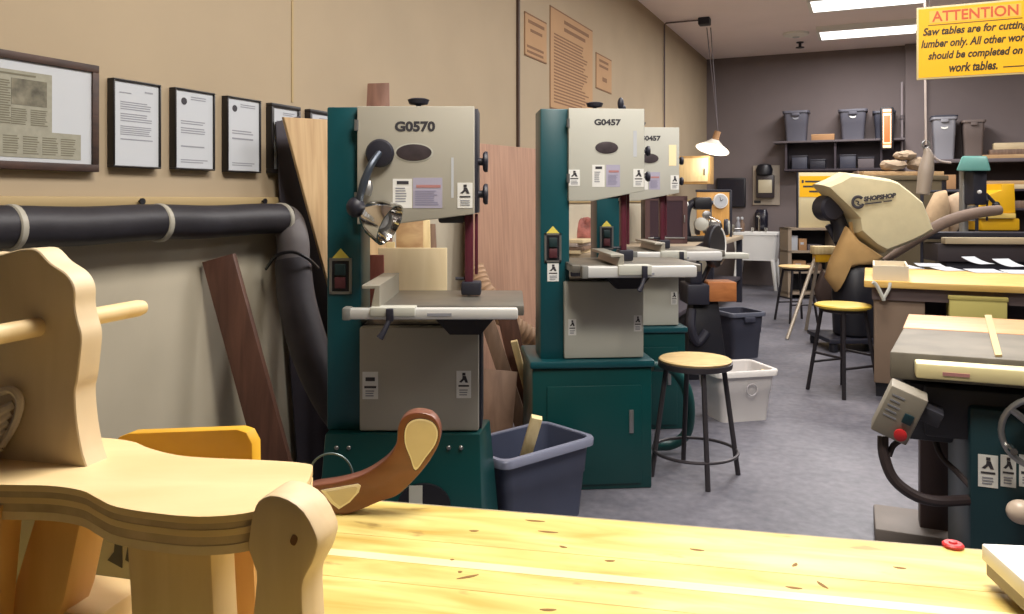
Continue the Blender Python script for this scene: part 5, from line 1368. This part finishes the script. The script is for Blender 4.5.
# lumber heap behind the bag
t = thing('lumber_cart', 'dark cart behind the off-white bag carrying loose boards', 'cart', cc((903 - CX) / F * 10.15, 10.15, 0), YAW)
zc_ = CH + (HY - 176) / F * 10.1
MB().box(-.7, .42, -.3, .4, zc_ - .06, zc_, .01).obj('deck', mat('olive_cart', (96, 84, 62), .7), t)
MB().box(-.68, .40, -.28, -.25, .2, zc_ - .06).obj('side_panel', mat('olive_cart', (0, 0, 0)), t)
for sx in (-.65, .37):
    for sy in (-.25, .35): MB().box(sx - .03, sx + .03, sy - .03, sy + .03, 0, zc_ - .06).obj('post', M_NAVY, t)
base = t.location
for i, (a, e, ya, hh_, m_) in enumerate(((-.62, .38, -.26, .05, M_LUMBER), (-.6, .4, -.05, .06, M_DULLW), (-.5, .36, .2, .05, M_LUMBERP))):
    M4 = Matrix.Translation(base + Vector((0, 0, zc_ + .001))) @ Matrix.Rotation(YAW + RAD((1, 0, 2)[i]), 4, 'Z')
    solo(MB().box(a, e, ya, ya + .13, 0, hh_, .004, M4), 'loose_board', m_, ('tan board at the front of the cart behind the off-white bag', 'dull board in the middle of the cart behind the off-white bag', 'pale board at the back of the cart behind the off-white bag')[i], 'board', 'boards on the cart')
for i, (px, py, r_, sc_) in enumerate(((905, 163, .1, (1.3, 1, .6)), (917, 170, .12, (1, 1, .7)), (893, 177, .11, (1.4, .9, .6)))):
    q = W(px, py, 9.95)
    mb = MB().ball((q.x, q.y, q.z), r_, sc_, 10)
    for v in mb.bm.verts: v.co += Vector((rnd.uniform(-.012, .012), rnd.uniform(-.012, .012), rnd.uniform(-.012, .012)))
    q_ = solo(mb, 'rolled_rag', mat('tan_rag', (158, 138, 116), .9, var=.15, bump=.3), ('tan rag on top of the heap left of the air line', 'rolled tan rag beside the air line coupler', 'low tan rag heaped on the cart behind the bag')[i], 'rag', 'rags on the cart')
    q_.location.z = zc_ + (.0 if i != 0 else .13) + .055
# ================================================================== BENCH ALONG THE LEFT WALL (far)
y0w, y1w = 6.6, 11.0
t = thing('wall_bench', 'pale bench running along the far left wall behind the bandsaws', 'bench', (.45, (y0w + y1w) / 2, 0))
hw_ = .88; L2 = (y1w - y0w) / 2
MB().box(-.44, .44, -L2, L2, hw_ - .05, hw_, .006).obj('bench_top', mat('bench_pale_top', (176, 160, 138), .5, var=.08), t)
MB().box(-.42, .42, -L2 + .1, L2 - .1, .3, .34, .004).obj('shelf_board', M_DKSHELF, t)
for yy in (-L2 + .1, 0, L2 - .1):
    for xx in (-.4, .4): MB().box(xx - .035, xx + .035, yy - .035, yy + .035, 0, hw_ - .05).obj('leg', M_NAVY, t)
def on_bench(px, Z): 
    q = cc((px - CX) / F * Z, Z, 0); q.z = hw_ + .001; return q
def bench_z(px, y): 
    d = RV * ((px - CX) / F) + FV; return y / d.y
# framed cabinet
zq = 8.6
fq = FR(664, zq, hw_ + .001)
X, Z = fq.x, fq.z
t = thing('framed_cabinet', 'dark maroon framed cabinet standing on the wall bench beyond the third bandsaw', 'cabinet', fq.loc(), YAW)
x0, x1, z1 = X(645), X(687), Z(196)
MB().box(x0, x1, 0, .28, 0, z1, .008).obj('body', mat('dark_maroon_wood', (58, 34, 38), .5), t)
f = MB(); bw_ = .05
f.box(x0, x0 + bw_, -.02, 0, 0, z1); f.box(x1 - bw_, x1, -.02, 0, 0, z1); f.box(x0, x1, -.02, 0, 0, bw_); f.box(x0, x1, -.02, 0, z1 - bw_, z1)
f.obj('door_frame', mat('maroon_frame', (86, 60, 60), .5), t)
MB().box(x0 + bw_, x1 - bw_, -.012, 0, bw_, z1 - bw_).obj('door_panel', mat('plum_panel', (62, 44, 54), .35), t)
b = MB(); b.box(x0 + .03, x1 - .03, -.03, -.02, .055, .07, .002); b.box(x1 - .04, x1 - .028, -.04, -.02, z1 * .45, z1 * .6, .002); b.obj('metal_trim', M_STEEL, t)
# wood board with a round gauge
zq = 10.2
fq = FR(715, zq, hw_ + .001); X, Z = fq.x, fq.z
t = thing('clock_board', 'orange wood board with a round white clock, standing on the wall bench', 'clock', fq.loc(), YAW)
MB().box(X(697), X(729.5), 0, .03, 0, Z(192), .004).obj('board', wood('orange_backboard', (196, 144, 72), (214, 164, 92), (8, 8, 1.2)), t)
MB().box(X(696), X(731), -.005, .035, Z(192), Z(189.5), .003).obj('top_edge', M_NAVY, t)
MB().box(X(729.5), X(732), -.005, .035, 0, Z(190), .003).obj('side_edge', M_NAVY, t)
c = Vector((X(720), -.002, Z(201)))
ck = MB().lathe([(.095, 0), (.095, .03), (.082, .035)], c, (0, -1, 0), 28).obj('clock_rim', M_WHITE, t)
MB().lathe([(.082, .033), (.082, .036)], c, (0, -1, 0), 28).obj('dial', M_PAPER, ck)
b = MB(); b.tube([c + Vector((0, -.038, 0)), c + Vector((.03, -.038, .02))], .004, 6); b.tube([c + Vector((0, -.038, 0)), c + Vector((-.01, -.038, .05))], .003, 6); b.obj('hands', M_INK, ck)
# plywood wall box lit by the lamp
q = wl(690, 184, .0); zq = (q - CAM).dot(FV)
bb_ = Vector((.0, 9.6, 0))
zq = 10.6
q = cc((694 - CX) / F * zq, zq, 0)
t = thing('wall_box', 'pale plywood box on the left wall, lit by the hanging lamp beside it', 'cabinet', (0, q.y, CH + (HY - 184) / F * zq), 0)
xr = cc((711 - CX) / F * zq, zq, 0).x
MB().box(0, max(.3, xr), -.02, .3, 0, (184 - 156) / F * zq, .006).obj('box', wood('amber_box_ply', (176, 138, 84), (194, 156, 102), (6, 6, 1)), t)
MB().box(.02, max(.3, xr) - .02, -.032, -.02, .03, (184 - 156) / F * zq - .03, .003).obj('door', M_PLY, t)
MB().box(max(.3, xr) - .07, max(.3, xr) - .055, -.045, -.032, .12, .2, .003).obj('handle', M_NAVY, t)
# small machines on the bench
def grinder(px, Z_, lab):
    t = thing('bench_grinder', lab, 'grinder', on_bench(px, Z_), YAW - RAD(20), 'machines on the wall bench')
    MB().hexa([(-.1, -.09, 0), (.1, -.09, 0), (.1, .09, 0), (-.1, .09, 0)], [(-.07, -.06, .07), (.07, -.06, .07), (.07, .06, .07), (-.07, .06, .07)], .008).obj('foot', M_BLACK, t)
    MB().lathe([(.03, -.12), (.08, -.1), (.085, 0), (.08, .1), (.03, .12)], (0, 0, .14), (1, 0, 0), 20).obj('motor', M_STEEL, t)
    for s in (-1, 1):
        g_ = MB().lathe([(.03, -.025), (.095, -.025), (.1, -.015), (.1, .015), (.095, .025), (.03, .025)], (s * .17, 0, .14), (1, 0, 0), 22).obj('wheel_guard', M_NAVY, t)
        MB().lathe([(.02, .0), (.08, .0), (.08, .012), (.02, .014)], (s * .195, 0, .14), (s, 0, 0), 20).obj('grinding_wheel', M_COVER2, g_)
    return t
grinder(712, 9.75, 'bench grinder in front of the clock board')
def scroll(px, Z_, lab):
    t = thing('scroll_saw', lab, 'saw', on_bench(px, Z_), YAW, 'machines on the wall bench')
    MB().box(-.2, .16, -.1, .1, 0, .06, .01).obj('base', M_BLACK, t)
    MB().tube([(-.17, 0, .05), (-.19, 0, .2), (-.15, 0, .4), (-.02, 0, .46), (.12, 0, .43)], [.05, .05, .045, .035, .03], 12, 5).obj('upper_arm', M_NAVY, t)
    MB().lathe([(.14, 0), (.145, .008), (.14, .014)], (.06, 0, .16)).obj('table', M_CHROME, t)
    MB().cyl((.1, 0, .15), (.1, 0, .42), .012).obj('blade_holder', M_STEEL, t)
    MB().lathe([(.02, 0), (.07, .02), (.075, .1), (.04, .12)], (-.05, -.08, .2), (0, -1, 0), 18).obj('motor', M_COVER2, t)
    MB().ball((-.19, -.02, .42), .035, seg=10).obj('lamp_head', M_WHITE, t)
    MB().box(-.1, .1, -.07, .08, .36, .5, .025).obj('motor_head', M_BLACK, t)
    for a_, l_ in ((.5, .16), (1.4, .2), (2.3, .15)):
        c_ = Vector((.03, -.1, .3)); e__ = c_ + Vector((math.cos(a_) * l_, -.03, -math.sin(a_) * l_))
        MB().tube([c_, e__], [.009, .016], 8).obj('crank_lever', M_CHROME, t)
    MB().lathe([(.02, 0), (.05, .01), (.05, .03), (.02, .04)], (.03, -.08, .3), (0, -1, 0), 14).obj('crank_hub', M_STEEL, t)
    return t
scroll(702, 9.1, 'black scroll saw with chrome fittings right of the maroon cabinet')
# chrome clutter: two cans, vise
t = thing('bench_vise', 'small pale vise on the wall bench in front of the sink', 'vise', on_bench(727, 10.75), YAW, 'machines on the wall bench')
MB().box(-.07, .07, -.06, .06, 0, .05, .008).obj('base', M_IRON, t); MB().box(-.06, -.0, -.05, .05, .05, .14, .008).obj('fixed_jaw', M_IRON, t); MB().box(.04, .09, -.05, .05, .05, .14, .008).obj('sliding_jaw', M_IRON, t)
MB().cyl((.09, 0, .08), (.2, 0, .08), .012).obj('screw', M_STEEL, t)
# pale boards and a red cloth seen through the throat of the second bandsaw
for i, (dz, m_, a) in enumerate(((0, M_LUMBERP, 0), (.031, M_DULLW, 5), (.062, mat('greyish_board', (170, 156, 148), .7), -4), (.093, M_LUMBERP, 3))):
    q = on_bench(580, 7.35)
    M4 = Matrix.Translation(q + Vector((0, 0, dz))) @ Matrix.Rotation(RAD(90 + a), 4, 'Z')
    solo(MB().box(-.4, .4, -.14, .14, 0, .03, .003, M4), 'stacked_sheet', m_, ('lowest', 'second', 'third', 'topmost')[i] + ' board of the small stack behind the second bandsaw', 'board', 'boards stacked behind the second bandsaw')
q = on_bench(582, 7.35) + Vector((0, 0, .126))
mb = MB()
pts = [q + RV * .17 * math.cos(u) * (1 + .15 * math.sin(3 * u)) + FV * .12 * math.sin(u) for u in [2 * math.pi * k / 22 for k in range(22)]]
mb.loft([pts] + [[q + (p_ - q) * k + UP * z * (1 + .25 * math.sin(i * 1.7)) for i, p_ in enumerate(pts)] for k, z in ((1.03, .03), (.9, .08), (.65, .13), (.3, .15))])
solo(mb, 'red_cloth', mat('dull_red_cloth', (150, 92, 84), .9, var=.5, scale=14, bump=.4), 'crumpled reddish cloth on the board stack behind the second bandsaw', 'cloth', None, 60)
for c in st3.children:
    if c.name.startswith('seat') and not c.name.startswith('seat_band'):
        c.data = c.data.copy(); c.data.materials.clear(); c.data.materials.append(M_STOOLW)
# ================================================================== CAMERA, WORLD, VIEW
cd = bpy.data.cameras.new('camera'); co = bpy.data.objects.new('camera', cd); COL.objects.link(co)
co.location = CAM; co.rotation_euler = (RAD(90), 0, YAW)
cd.sensor_width = 36; cd.lens = 36 * F / 1024; cd.shift_y = -(307 - HY) / 1024
cd.clip_start = .02; cd.clip_end = 60
SC.camera = co
w = bpy.data.worlds.new('world'); SC.world = w; w.use_nodes = True
w.node_tree.nodes['Background'].inputs[0].default_value = (.05, .05, .055, 1)
w.node_tree.nodes['Background'].inputs[1].default_value = .3
vs = SC.view_settings
vs.view_transform = 'Standard'; vs.look = 'None'; vs.exposure = EXPOSURE; vs.gamma = 1.0; vs.use_curve_mapping = False
